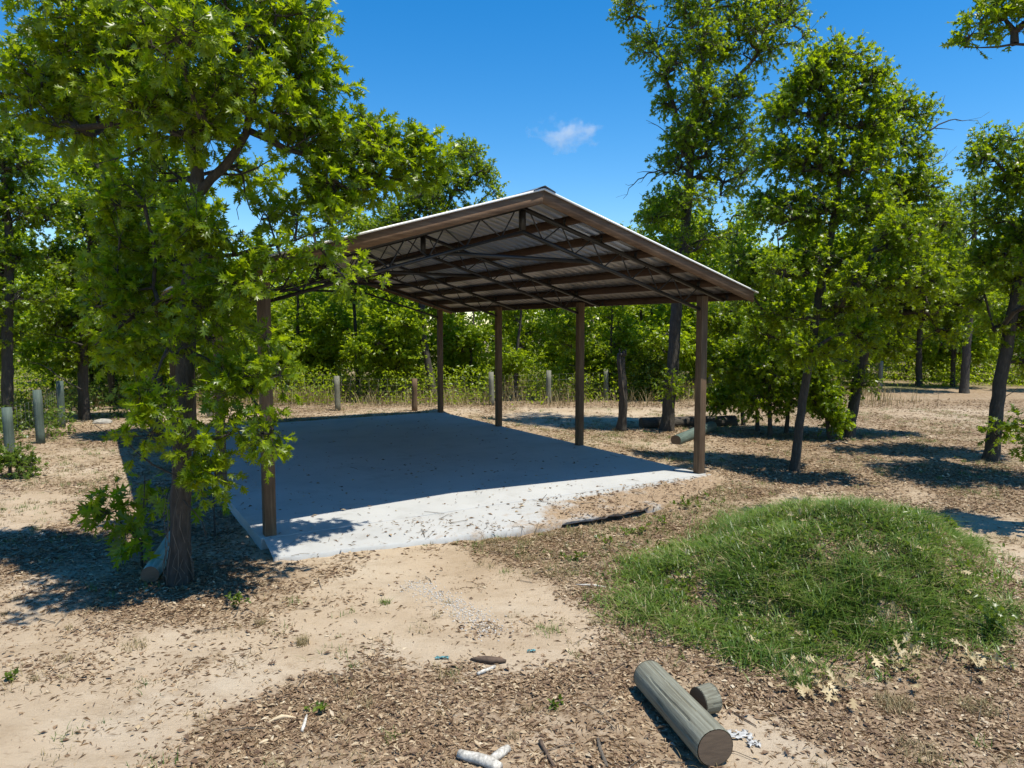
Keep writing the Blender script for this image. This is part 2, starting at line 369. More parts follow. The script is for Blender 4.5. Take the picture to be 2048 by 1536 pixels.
def place_leaves(P, D, N, S, kind, g, wr=(.8, 1.15)):
    """leaf base P, direction D, approximate normal N, length S"""
    tv, tf = LT[kind]
    y = D / (np.linalg.norm(D, axis=1)[:, None] + 1e-9)
    x = np.cross(y, N); x /= np.linalg.norm(x, axis=1)[:, None] + 1e-9
    z = np.cross(x, y); M = np.stack([x, y, z], 2)
    cz = g.uniform(.3, 1.9, len(P)); w = g.uniform(wr[0], wr[1], len(P))
    t = tv[None] * np.stack([w, np.ones_like(w), cz], 1)[:, None]
    V = P[:, None] + np.einsum('nij,nkj->nki', M, t) * S[:, None, None]
    Fc = tf[None] + (np.arange(len(P)) * len(tv))[:, None, None]
    rnd = np.repeat(g.random(len(P)), len(tv))
    return V.reshape(-1, 3), Fc.reshape(-1, 3), rnd

def unit(g, n):
    v = g.normal(size=(n, 3)); return v / np.linalg.norm(v, axis=1)[:, None]
def blob(u, v, ru, rv, Y, ry=None):
    c = PT(u, v, Y); k = Y / F
    return (c, np.array([ru * k, ry if ry else 1.15 * max(ru, rv) * k, rv * k]))
def smooth_path(pts, rad, step):
    pts = np.asarray(pts, float); rad = np.asarray(rad, float)
    s = np.concatenate([[0], np.cumsum(np.linalg.norm(np.diff(pts, axis=0), axis=1))])
    n = max(3, int(s[-1] / step) + 1); t = np.linspace(0, s[-1], n)
    P = np.stack([np.interp(t, s, pts[:, k]) for k in range(3)], 1)
    for _ in range(2):
        P[1:-1] = (P[:-2] + 2 * P[1:-1] + P[2:]) / 4
    return P, np.interp(t, s, rad)

def tree(name, trunk, trad, blobs, label, cat='tree', group=None, clumps=60, leaves=24, size=.15, kind='mid',
         limbs=(), dead=(), lmat=None, twig=.3, seed=1, flare=1.22, sides=12, r0=.006, step=.3, root=None, droop=.25):
    g = np.random.default_rng(seed); base = np.asarray(trunk[0], float)
    if root is None: root = empty(name, base); tag(root, label, cat, group)
    tb = MB(); nodes = []; par = []
    P, rr = smooth_path(trunk, trad, .22)
    P[1:-1, :2] += (g.random((len(P) - 2, 2)) - .5) * trad[0] * .18
    rr = rr.copy(); rr[:3] *= np.array([flare, 1 + (flare - 1) * .45, 1 + (flare - 1) * .15])
    P = np.vstack([P[0] - [0, 0, .12], P]); rr = np.concatenate([[rr[0] * 1.1], rr])
    tb.tube(P, rr, sides, rough=.16, seed=seed)
    struct = []
    def addnode(p, pa): nodes.append(p); par.append(pa); return len(nodes) - 1
    pa = -1
    for p in P[::1]: pa = addnode(p, pa); struct.append(True)
    hmin = P[0, 2] + .22 * (P[-1, 2] - P[0, 2])
    for lp, lr in limbs:
        Q, qr = smooth_path(lp, lr, .2); Q[1:-1] += (g.random((len(Q) - 2, 3)) - .5) * .03
        tb.tube(Q, qr, 8, rough=.2, seed=seed + 3)
        pa = int(np.argmin(np.linalg.norm(np.array(nodes) - Q[0], axis=1)))
        for p in Q: pa = addnode(p, pa); struct.append(True)
    nstruct = len(nodes)
    # clump centres inside the crown
    w = np.array([b[1][0] * b[1][2] for b in blobs]); w = w / w.sum()
    k = g.choice(len(blobs), clumps, p=w)
    d = unit(g, clumps) * (g.random(clumps) ** .42)[:, None]
    C = np.array([blobs[i][0] for i in k]) + d * np.array([np.maximum(blobs[i][1] - .5 * twig, .5 * blobs[i][1]) for i in k])
    C[:, 2] = np.maximum(C[:, 2], base[2] + .15)
    S = np.array(nodes)
    dist = np.min(np.linalg.norm(C[:, None] - S[None], axis=2), axis=1)
    ends = []
    for c in C[np.argsort(dist)]:
        A = np.array(nodes); v = c - A; L = np.linalg.norm(v, axis=1)
        cost = L + .9 * np.clip(A[:, 2] - c[2] + .15 * L, 0, None) + np.where(A[:, 2] < min(hmin, c[2] - .1), .8, 0)
        j = int(np.argmin(cost)); p0 = A[j]; n = max(1, int(L[j] / step))
        mid = (p0 + c) / 2 + np.array([0, 0, .12 * L[j]]) + g.normal(size=3) * .06 * L[j]
        pa = j
        for t in np.linspace(0, 1, n + 1)[1:]:
            p = (1 - t) ** 2 * p0 + 2 * t * (1 - t) * mid + t * t * c + (g.normal(size=3) * .02 if t < 1 else 0)
            pa = addnode(p, pa); struct.append(False)
        ends.append((pa, c - p0))
    cnt = np.zeros(len(nodes))
    for e, _ in ends: cnt[e] += 1
    for i in range(len(nodes) - 1, -1, -1):
        if par[i] >= 0: cnt[par[i]] += cnt[i]
    rad = r0 * np.maximum(cnt, 1) ** .5
    A = np.array(nodes); idx = np.array([i for i in range(nstruct, len(nodes))])
    if len(idx):
        p = np.array(par)[idx]; a, b = A[p], A[idx]; ra = np.minimum(np.where(p < nstruct, rad[idx] * 1.15, rad[p]), trad[0] * .6); rb = np.minimum(rad[idx], trad[0] * .6)
        t = b - a; t /= np.linalg.norm(t, axis=1)[:, None] + 1e-9
        ref = np.where(np.abs(t[:, 2:3]) > .8, [[1., 0, 0]], [[0, 0, 1.]]); x = np.cross(t, ref); x /= np.linalg.norm(x, axis=1)[:, None]; y = np.cross(t, x)
        th = np.arange(5) * 2 * np.pi / 5; ring = x[:, None] * np.cos(th)[None, :, None] + y[:, None] * np.sin(th)[None, :, None]
        V = np.concatenate([a[:, None] + ring * ra[:, None, None], b[:, None] + ring * rb[:, None, None]], 1)
        j = np.arange(5); q = np.stack([j, (j + 1) % 5, 5 + (j + 1) % 5, 5 + j], 1)
        tb.add(V.reshape(-1, 3), [(q[None] + (np.arange(len(idx)) * 10)[:, None, None]).reshape(-1, 4)])
    # twigs and leaves
    nt_ = 5; C = np.array([A[e] for e, _ in ends]); dirs = np.array([d for _, d in ends]); dirs /= np.linalg.norm(dirs, axis=1)[:, None] + 1e-9
    nC = len(C); td = unit(g, nC * nt_).reshape(nC, nt_, 3) + dirs[:, None] * .7 + np.array([0, 0, .15])
    td /= np.linalg.norm(td, axis=2)[..., None]
    tl = twig * g.uniform(.6, 1.25, (nC, nt_)); tip = C[:, None] + td * tl[..., None]
    if kind != 'lo':
        a = np.repeat(C, nt_, 0); b = tip.reshape(-1, 3); t = td.reshape(-1, 3)
        ref = np.where(np.abs(t[:, 2:3]) > .8, [[1., 0, 0]], [[0, 0, 1.]]); x = np.cross(t, ref); x /= np.linalg.norm(x, axis=1)[:, None]; y = np.cross(t, x)
        th = np.arange(3) * 2 * np.pi / 3; ring = x[:, None] * np.cos(th)[None, :, None] + y[:, None] * np.sin(th)[None, :, None]
        V = np.concatenate([a[:, None] + ring * r0 * .8, b[:, None] + ring * r0 * .4], 1); j = np.arange(3)
        q = np.stack([j, (j + 1) % 3, 3 + (j + 1) % 3, 3 + j], 1)
        tb.add(V.reshape(-1, 3), [(q[None] + (np.arange(len(a)) * 6)[:, None, None]).reshape(-1, 4)])
    for lp, lr in dead:
        Q, qr = smooth_path(lp, lr, .15); Q[1:-1] += (g.random((len(Q) - 2, 3)) - .5) * .06; tb.tube(Q, qr, 5)
        for i in range(2, len(Q) - 1, 2):
            e = Q[i] + (unit(g, 1)[0] * .6 + (Q[-1] - Q[0]) / np.linalg.norm(Q[-1] - Q[0])) * g.uniform(.15, .5)
            tb.tube([Q[i], (Q[i] + e) / 2 + g.normal(size=3) * .04, e], [qr[i] * .6, qr[i] * .4, .003], 4)
    tb.build('trunk', BARK, root, smooth=True).location = -base
    n = nC * leaves; ci = np.repeat(np.arange(nC), leaves); ti = g.integers(0, nt_, n)
    s = 1 - .75 * g.random(n) ** 1.6
    P = C[ci] + td[ci, ti] * (tl[ci, ti] * s)[:, None]
    D = td[ci, ti] * .8 + unit(g, n) * .75 + np.array([0, 0, -droop])
    N = unit(g, n) * .95 + np.array([0.15, -.15, .9])
    V, Fc, rnd = place_leaves(P, D, N, size * g.uniform(.6, 1.2, n), kind, g)
    # neighbouring leaves share an age, so a clump reads lighter or darker
    tone = np.clip(.55 * np.repeat(g.random(nC)[ci], len(LT[kind][0])) + .45 * rnd, 0, 1)
    mk('crown', V, [Fc], lmat or LEAF, root, {'rnd': tone}).location = -base
    return root
def path(px, Y):
    """px: (u, v) or (u, v, Y)"""
    return [PT(p[0], p[1], p[2] if len(p) > 2 else Y) for p in px]
def on_ground(p):
    p = np.array(p, float); p[2] = gz(p[0], p[1]); return p

# ---- the big oak beside the pavilion
Y0 = 7.41
B = lambda Y, L: [blob(*b, b_Y) if False else blob(b[0], b[1], b[2], b[3], b[4] if len(b) > 4 else Y, b[5] if len(b) > 5 else None) for b in L for b_Y in (0,)]
tr = path([(357, 1172), (362, 1050), (362, 900), (368, 750), (378, 600), (388, 480), (398, 380), (388, 260), (372, 190), (365, 60), (380, -150), (388, -330)], Y0); tr[0] = on_ground(tr[0])
oak_blobs = B(7.4, [(60, 170, 70, 80, 7.9), (130, 230, 100, 75, 7.9), (190, 130, 90, 60, 7.7), (300, 60, 120, 90), (290, 200, 120, 80), (450, 50, 150, 100, 7.0), (590, 60, 85, 100, 7.3),
    (620, 160, 60, 60, 7.4), (370, 230, 120, 80, 7.0), (510, 200, 110, 80, 7.0), (620, 280, 85, 70, 7.6), (730, 300, 85, 75, 7.9), (820, 320, 60, 60, 8.1), (870, 330, 35, 50, 8.2), (750, 365, 80, 42, 7.9), (660, 375, 55, 45, 7.6),
    (340, 360, 80, 50, 7.9), (260, 400, 70, 60), (285, 500, 90, 70, 7.7), (420, 470, 80, 60, 6.9), (250, 590, 90, 80, 7.5), (410, 560, 80, 55, 8.0), (475, 560, 45, 36, 7.0), (660, 452, 35, 22, 7.3), (700, 560, 28, 42, 7.2), (520, 440, 35, 25, 7.4), (590, 430, 45, 36, 7.5), (640, 485, 32, 34, 7.2), (560, 515, 45, 26, 7.2),
    (270, 700, 70, 50, 7.4), (440, 660, 80, 50, 7.8), (540, 690, 34, 46, 7.1), (300, 800, 55, 60, 6.7), (470, 760, 85, 60, 7.2), (550, 760, 30, 70, 7.0), (530, 870, 35, 45, 6.9), (400, 895, 50, 30, 6.9), (290, 870, 35, 40, 6.8), (460, 860, 60, 30, 7.1),
    (420, 960, 45, 40, 6.9), (390, 470, 50, 50, 7.0), (400, 610, 50, 40, 7.0), (360, 700, 40, 35, 7.0), (140, 80, 60, 40, 7.8), (30, 110, 50, 40, 7.9), (20, 200, 40, 50, 7.9), (230, 60, 70, 60, 7.5),
    (260, -70, 130, 70, 7.2, 1.0), (470, -90, 140, 70, 7.0, 1.1), (390, -200, 90, 70, 7.3, .7), (120, 20, 90, 60, 7.4, .8), (330, 60, 120, 80, 6.0, .6), (500, 350, 60, 40, 8.3, .5), (420, 200, 100, 60, 8.6, .6)])
tree('oak_tree', tr, [.105, .10, .095, .09, .085, .078, .068, .055, .05, .042, .03, .015], oak_blobs,
     'big foreground oak with lobed leaves down to its base, left of the pavilion front post', 'tree', clumps=760, leaves=46, size=.112, kind='hi', seed=11, twig=.27,
     limbs=[(path([(398, 388), (440, 342), (485, 300, 7.3), (506, 230, 7.2), (505, 100, 7.1), (520, -80, 7.1)], Y0), [.05, .048, .042, .034, .025, .012]),
            (path([(385, 250), (330, 170), (300, 150), (262, 90), (240, 10)], 7.3), [.045, .04, .035, .028, .015]),
            (path([(500, 262, 7.25), (580, 300, 7.5), (690, 335, 7.8), (800, 360, 8.0)], 7.6), [.035, .03, .022, .01]),
            (path([(388, 510), (460, 512), (540, 495), (600, 475), (670, 455)], 7.3), [.028, .022, .016, .011, .005]),
            (path([(372, 640), (330, 690, 7.1), (310, 760, 6.9)], 7.2), [.022, .016, .008]),
            (path([(372, 700), (440, 730), (520, 800, 7.0), (545, 860, 6.9)], 7.3), [.02, .015, .01, .006]),
            (path([(380, 560), (260, 640), (190, 690)], 7.4), [.025, .016, .008])],
     dead=[(path([(430, 345), (500, 350), (540, 320)], 7.6), [.014, .01, .004]), (path([(470, 330), (495, 400), (520, 440)], 7.6), [.012, .009, .003]), (path([(350, 270), (230, 320), (175, 335)], 7.6), [.014, .008, .003]),
           (path([(365, 960), (270, 900), (190, 850)], 7.0), [.009, .007, .003]), (path([(366, 1000), (400, 1030), (412, 1075)], 7.2), [.008, .006, .003])], r0=.0055)
oak_root = bpy.data.objects['oak_tree']
vb = MB(); g = np.random.default_rng(5)
for i in range(16):
    th = g.uniform(0, 6.28); h = g.uniform(.2, 1.1); r = .118; sw = g.uniform(-1.5, 1.5)
    p = [np.array([math.cos(th + t * sw + .25 * math.sin(9 * t + th)) * (r + .05 * g.random() * (1 - t)), math.sin(th + t * sw + .25 * math.sin(9 * t + th)) * (r + .05 * g.random() * (1 - t)), .02 + h * t]) for t in np.linspace(0, 1, 6)]
    vb.tube(p, np.linspace(.006, .002, 6), 4, a=g.random())
vb.build('vine', TWIG, oak_root)

# ---- trees right of the pavilion
YA_ = 18.87
tr = path([(1333, 862), (1340, 780), (1348, 700), (1352, 620), (1368, 480), (1378, 380), (1385, 250), (1400, 120), (1430, -80), (1440, -160)], YA_); tr[0] = on_ground(tr[0])
tree('oak_tree', tr, [.165, .155, .148, .142, .12, .105, .09, .07, .04, .02], B(YA_, [(1262, 20, 38, 38), (1300, 90, 45, 45), (1385, 30, 70, 60), (1470, 20, 60, 50), (1560, 20, 60, 50), (1600, 70, 35, 45), (1440, 105, 55, 45), (1525, 100, 60, 40),
     (1325, 150, 30, 25), (1350, 205, 40, 30), (1440, 240, 75, 50), (1390, 300, 75, 55), (1340, 330, 42, 40), (1440, 360, 75, 55), (1345, 410, 60, 45), (1310, 440, 32, 22), (1400, 480, 80, 45), (1370, 560, 60, 40), (1330, 510, 45, 35), (1480, 300, 40, 70), (1340, 770, 25, 22, 18.5), (1400, -90, 130, 70), (1540, -60, 70, 60), (1400, 190, 50, 55, 18.0), (1385, 400, 45, 60, 18.0), (1405, 90, 50, 60, 18.1), (1345, 120, 40, 50, 18.4), (1470, 190, 45, 45, 18.4), (1370, 270, 45, 45, 18.1), (1510, 60, 60, 50, 18.2)]),
     'tall thick-trunked oak rising above the pavilion roof, right of the broken stump', clumps=900, leaves=48, size=.105, seed=21, twig=.40, r0=.008,
     limbs=[(path([(1385, 255), (1430, 190), (1480, 150), (1550, 70), (1580, 10)], YA_), [.08, .065, .05, .03, .012]), (path([(1380, 330), (1345, 200), (1320, 110), (1290, 40)], YA_), [.06, .045, .03, .01])],
     dead=[(path([(1380, 352), (1310, 340), (1268, 362), (1246, 398)], YA_), [.03, .02, .012, .004]), (path([(1375, 300), (1330, 262), (1292, 240)], YA_), [.02, .012, .004]), (path([(1440, 290), (1490, 280), (1520, 290)], YA_), [.025, .015, .005])])
Y1 = 13.47
tr = path([(1588, 942), (1597, 860), (1608, 780), (1625, 680), (1642, 560), (1663, 470), (1676, 380), (1690, 250), (1690, 130)], Y1); tr[0] = on_ground(tr[0])
tree('oak_tree', tr, [.085, .08, .078, .074, .07, .064, .052, .035, .012], B(Y1, [(1680, 120, 60, 40), (1620, 160, 55, 50), (1730, 165, 45, 50), (1580, 220, 50, 50), (1665, 230, 75, 55), (1745, 250, 50, 55), (1560, 320, 55, 45), (1620, 320, 70, 50), (1710, 330, 75, 55), (1560, 420, 65, 50), (1640, 420, 75, 50), (1735, 425, 65, 55),
     (1480, 520, 50, 32), (1535, 545, 60, 45), (1620, 525, 75, 50), (1710, 530, 65, 50), (1570, 630, 65, 38), (1490, 590, 40, 30), (1680, 620, 60, 40), (1650, 700, 35, 25), (1750, 560, 80, 55, 12.2), (1800, 470, 60, 50, 12.0), (1720, 670, 50, 30, 12.3), (1555, 540, 45, 40, 12.5), (1850, 560, 60, 50, 12.1), (1600, 700, 50, 30, 12.9)]),
     'slender leaning oak with bare thin trunk, just right of the front right pavilion post', clumps=860, leaves=48, size=.10, seed=31, twig=.34, r0=.007)
Y2 = 17.55
tr = path([(1695, 876), (1712, 780), (1728, 700), (1742, 620), (1752, 540), (1762, 450), (1775, 350), (1790, 240)], Y2); tr[0] = on_ground(tr[0])
tree('oak_tree', tr, [.14, .132, .125, .115, .10, .08, .055, .02], B(Y2, [(1790, 215, 55, 32), (1840, 232, 32, 24), (1780, 290, 60, 48), (1840, 310, 35, 25), (1820, 380, 65, 50), (1770, 400, 60, 50), (1870, 440, 55, 45), (1800, 500, 80, 55), (1890, 540, 60, 50), (1760, 590, 75, 48), (1850, 610, 75, 48), (1700, 640, 60, 38), (1770, 690, 55, 32), (1930, 600, 45, 38), (1720, 765, 36, 22), (1660, 720, 30, 26), (1900, 660, 40, 25)]),
     'crooked oak leaning right with low leafy shoots, behind the slender leaning oak', clumps=660, leaves=50, size=.105, seed=41, twig=.4, r0=.008,
     dead=[(path([(1800, 300), (1860, 260), (1900, 235), (1950, 242)], Y2), [.03, .022, .014, .004]), (path([(1850, 262), (1880, 215), (1890, 190)], Y2), [.016, .01, .004]), (path([(1820, 340), (1880, 330), (1895, 300)], Y2), [.018, .01, .004]),
           (path([(1790, 660), (1840, 690), (1875, 660)], Y2), [.02, .012, .005])])
Y3 = 14.51
tr = path([(1980, 924), (1990, 840), (2001, 760), (2014, 680), (2034, 580), (2060, 450), (2085, 320), (2100, 220)], Y3); tr[0] = on_ground(tr[0])
tree('oak_tree', tr, [.138, .128, .12, .114, .105, .085, .06, .02], B(Y3, [(2005, 285, 55, 30), (1965, 320, 42, 26), (2045, 360, 60, 55), (1990, 430, 45, 35), (2055, 470, 60, 55), (1990, 515, 45, 42), (2045, 570, 50, 50), (1965, 590, 35, 35), (2045, 650, 40, 45), (1990, 650, 25, 25), (2120, 330, 90, 80), (2130, 480, 90, 90), (2170, 380, 100, 80, 12.6), (2140, 240, 90, 60, 12.4), (2230, 420, 110, 90, 12.2), (1995, 865, 20, 22, 14.3), (2060, 720, 40, 40), (2090, 520, 50, 60, 12.2), (2200, 300, 90, 80, 11.6), (2300, 420, 90, 80, 11.6), (2120, 600, 60, 40, 12.2)]),
     'straight oak with a bare grey trunk at the right edge of the clearing', clumps=780, leaves=50, size=.10, seed=51, twig=.36, r0=.007,
     dead=[(path([(1995, 800), (2020, 795), (2036, 775)], Y3), [.012, .008, .003])])
tr = [on_ground(G(1928, 786))]; Y4 = tr[0][1]; tr += path([(1932, 720), (1938, 640), (1945, 540), (1950, 420), (1950, 370)], Y4)
tree('oak_tree', tr, [.17, .165, .155, .13, .07, .03], B(Y4, [(1930, 470, 55, 45), (1895, 420, 50, 45), (1960, 530, 45, 38), (1920, 590, 50, 36), (1870, 540, 40, 40), (1945, 390, 40, 38), (1990, 450, 40, 60), (1980, 600, 30, 30)]),
     'oak with a clean grey trunk standing on the far side of the clearing', clumps=240, leaves=54, size=.13, seed=61, twig=.5, r0=.01)
tr = [on_ground(G(1838, 772))]; Y5 = tr[0][1]; tr += path([(1838, 700), (1842, 620), (1835, 520), (1840, 440)], Y5)
tree('oak_tree', tr, [.14, .13, .12, .10, .03], B(Y5, [(1830, 480, 55, 45), (1790, 540, 50, 45), (1870, 600, 40, 30), (1830, 560, 50, 40), (1800, 640, 40, 30)]),
     'dark thin-trunked oak in the shade at the back left of the clearing', clumps=200, leaves=54, size=.14, seed=62, twig=.5, r0=.01)
tr = path([(2330, 1090), (2330, 900), (2310, 600), (2290, 300), (2260, 50), (2220, -200)], 9.0); tr[0] = on_ground(tr[0])
tree('oak_tree', tr, [.18, .17, .15, .12, .07, .02], B(9.0, [(1995, 30, 55, 32), (2040, 60, 40, 32), (1948, 72, 34, 18), (2100, 0, 80, 50), (2190, -60, 100, 70), (2250, -160, 100, 80), (2300, 40, 90, 90), (2150, 80, 60, 40), (2060, -40, 60, 40), (2340, 250, 70, 90), (2060, 845, 26, 20, 9.3), (2075, 900, 30, 26, 9.3), (2100, 870, 40, 40, 9.2)]),
     'oak mostly out of frame whose branch tip hangs into the top right corner', clumps=280, leaves=46, size=.10, kind='mid', seed=71, twig=.3, r0=.006,
     limbs=[(path([(2275, 180), (2180, 110), (2080, 85), (1990, 92), (1930, 95)], 9.0), [.05, .035, .02, .012, .004]), (path([(2320, 960), (2200, 920), (2090, 880), (2050, 850)], 9.2), [.02, .015, .01, .004])])

# saplings of the dark thicket at the right of the pavilion
for k, (bu, bv, st, bl, lab, sd) in enumerate([
    (1487, 850, [(1478, 760), (1470, 650), (1465, 600)], [(1450, 640, 50, 45), (1490, 690, 45, 40), (1440, 720, 40, 40), (1470, 790, 40, 40)], 'thin multi-leaved sapling just right of the front right pavilion post, leftmost in the dark thicket', 81),
    (1540, 872, [(1540, 780), (1536, 700), (1540, 640)], [(1540, 660, 55, 45), (1530, 740, 50, 45), (1555, 800, 35, 40), (1510, 800, 35, 35)], 'dark-stemmed sapling in the middle of the dark thicket right of the pavilion', 82),
    (1572, 868, [(1580, 780), (1592, 700), (1600, 650)], [(1600, 660, 50, 40), (1580, 730, 45, 40), (1610, 800, 40, 30)], 'pale-stemmed sapling close behind the slender leaning oak', 83),
    (1515, 862, [(1512, 800), (1500, 740)], [(1500, 760, 40, 40), (1475, 720, 45, 40), (1440, 800, 30, 26)], 'bushy low sapling beside the fallen logs in the dark thicket', 84),
    (1660, 880, [(1650, 820), (1640, 770)], [(1640, 790, 40, 40), (1665, 840, 30, 22), (1625, 740, 35, 30)], 'low sapling with drooping leaves between the slender oak and the crooked oak', 85)]):
    p0 = on_ground(G(bu, bv)); Y = p0[1]
    tree('sapling', [p0] + path(st, Y), list(np.linspace(.055, .012, len(st) + 1)), B(Y, bl), lab, 'sapling', 'saplings of the thicket right of the pavilion', clumps=190, leaves=46, size=.105, seed=sd, twig=.34, r0=.006, sides=7)

# trees at the left and behind
tr = [on_ground(PT(12, 800, 18.5))] + path([(14, 650), (20, 500), (10, 380), (0, 280)], 18.5)
tree('oak_tree', tr, [.14, .13, .11, .07, .02], B(18.5, [(15, 270, 45, 32), (50, 330, 55, 42), (-10, 400, 60, 60), (60, 430, 60, 45), (15, 520, 60, 50), (105, 400, 35, 30), (-60, 350, 80, 80), (-60, 500, 80, 80), (70, 590, 55, 38), (10, 670, 50, 30), (-10, 610, 50, 40)]),
     'oak at the left edge of the photo with dark trunk, behind the left fence', clumps=480, leaves=54, size=.115, seed=91, twig=.42, r0=.008)
tr = [on_ground(PT(168, 800, 21))] + path([(165, 700), (172, 560), (185, 440)], 21)
tree('oak_tree', tr, [.15, .13, .09, .02], B(21, [(150, 420, 50, 40), (200, 460, 65, 45), (120, 520, 55, 45), (180, 560, 65, 45), (245, 420, 45, 35), (130, 640, 55, 36), (210, 650, 60, 40), (160, 715, 45, 26), (290, 500, 60, 60)]),
     'oak behind the left fence corner, between the left edge oak and the big foreground oak', clumps=440, leaves=54, size=.12, seed=92, twig=.45, r0=.008,
     dead=[(path([(165, 690), (110, 672), (75, 664)], 20.5), [.03, .02, .006]), (path([(110, 672), (112, 640), (118, 622)], 20.5), [.02, .012, .004]), (path([(165, 780), (90, 735), (45, 715)], 20.3), [.02, .014, .004])])
tr = [on_ground(G(312, 880))]; Yq = tr[0][1]; tr += path([(316, 800), (312, 700), (318, 600), (315, 520)], Yq)
tree('oak_tree', tr, [.13, .12, .10, .07, .02], B(Yq, [(310, 560, 65, 50), (310, 470, 80, 55), (370, 530, 60, 50), (250, 520, 50, 45), (270, 610, 55, 45), (350, 640, 45, 45), (250, 680, 40, 30)]),
     'small dark-stemmed oak just behind the big foreground oak, left of its trunk', clumps=330, leaves=46, size=.11, seed=93, twig=.4, r0=.007)
tr = path([(868, 806), (862, 760), (850, 700), (842, 640), (845, 560), (870, 460), (920, 360), (935, 300)], 27.2); tr[0] = on_ground(tr[0])
tree('oak_tree', tr, [.16, .15, .14, .135, .12, .09, .06, .02], B(27.2, [(930, 310, 45, 28), (962, 345, 36, 26), (900, 370, 55, 36), (985, 382, 24, 20), (850, 400, 55, 40), (890, 440, 60, 40), (800, 440, 50, 40), (830, 500, 60, 40), (950, 430, 40, 30), (760, 480, 50, 40)]),
     'tall oak with bent dark trunk behind the pavilion, crown showing above the roof', clumps=440, leaves=54, size=.13, seed=94, twig=.5, r0=.009)

# ---- generic thicket oaks (shared meshes)
protos = []
for k in range(5):
    g = np.random.default_rng(200 + k); h = (6.6, 7.4, 5.8, 6.9, 4.8)[k]
    bl = []
    for i in range(11):
        z = (g.uniform(.19, .97) if k < 4 else g.uniform(.12, .97)) * h; r = (1.15 - .5 * abs(z / h - .5)) * (1.0 if k < 4 else .85)
        th = g.uniform(0, 6.28); q = g.uniform(.1, .95) * r
        bl.append((np.array([math.cos(th) * q, math.sin(th) * q, z]), np.array([.8, .8, .62]) * g.uniform(.75, 1.15)))
    lean = g.normal(size=2) * .25
    tr = [np.array([lean[0] * t * t + .1 * math.sin(5 * t + k), lean[1] * t * t, h * t * .93]) for t in np.linspace(0, 1, 6)]
    root = tree('thicket_oak', tr, [.085, .08, .07, .055, .035, .012], bl, None, None, clumps=210, leaves=50, size=.145, kind='lo', lmat=LEAF2, seed=210 + k, twig=.48, r0=.009, sides=7)
    protos.append(root)
def copy_tree(o):
    c = o.copy(); col.objects.link(c)
    for ch in o.children:
        d = ch.copy(); col.objects.link(d); d.parent = c
    return c
used = set()
LANDM = [(-9999, 'at the left edge of the photo'), (60, 'behind the left fence corner'), (250, 'behind the big foreground oak'), (420, 'behind the left posts of the pavilion'),
         (600, 'left of the pale fence post'), (700, 'between pale fence post and bent oak'), (880, 'between the two rearmost right pavilion posts'),
         (1000, 'between the middle right pavilion posts'), (1165, 'seen behind the broken stump'), (1300, 'behind the tall thick-trunked oak'), (1420, 'behind the dark sapling thicket'),
         (1600, 'behind the crooked oak'), (1760, 'at the back of the clearing'), (1960, 'behind the straight oak at the right edge')]
ADJ = ['slim', 'bushy', 'pale green', 'dense', 'lanky', 'dark', 'leafy', 'young', 'broad', 'low']
spots = []
g = np.random.default_rng(77)
# fence-side row then deeper rows; a clearing stays open at the right
for row, (yy, xs) in enumerate([(27.8, np.arange(-17, 9.5, 2.1)), (30.6, np.arange(-19, 14, 2.2)), (34, np.arange(-22, 17, 2.6)), (38, np.arange(-25, 36, 2.8))]):
    for x in xs:
        px, py = x + g.uniform(-.8, .8), yy + g.uniform(-1.1, 1.1)
        spots.append((px, py, row))
for px, py in [(-15.5, 19), (-17.5, 22), (-14.2, 25.2), (-19, 25.5), (-12.3, 25.6), (-17, 15.5), (13.5, 33), (16.0, 36.5), (23.5, 37), (26, 34.5), (29, 37), (24.5, 30), (22, 39.5), (10.6, 28.8), (13.0, 29.8), (27.5, 27), (20.5, 33), (18.5, 38), (31, 31), (25.5, 41), (33, 40), (12, 31.5), (11.3, 36)]:
    spots.append((px, py, 9))
cntl = {}
for i, (px, py, row) in enumerate(spots):
    k = int(g.integers(0, 4)) if row in (0, 1, 2, 3) else int(g.integers(0, 4))
    if row == 0 and g.random() < .45: k = 4
    s = g.uniform(.82, 1.12)
    # the treeline stays under the ridge behind the pavilion
    if -1 < px / py * 30 < 6: s *= .88
    if row == 9: s *= 1.25
    o = protos[k] if k not in used else copy_tree(protos[k]); used.add(k)
    o.location = (px, py, float(gz(px, py)) - .03); o.rotation_euler = (0, 0, g.uniform(0, 6.28)); o.scale = (s * g.uniform(.95, 1.15), s * g.uniform(.95, 1.15), s)
    u, _ = project(np.array([px, py, 1.0])); lm = [t for x, t in LANDM if x <= u][-1]
    a = {0: 'front-row', 1: 'second-row', 2: 'third-row', 3: 'rearmost'}.get(row, 'outlying')
    tag(o, f'{a} thicket oak beyond the wire fence, {lm}', 'tree', f'thicket oaks beyond the fence, {a}, {lm}')
for k in range(5):
    if k not in used:
        for ch in list(protos[k].children): bpy.data.objects.remove(ch)
        bpy.data.objects.remove(protos[k])

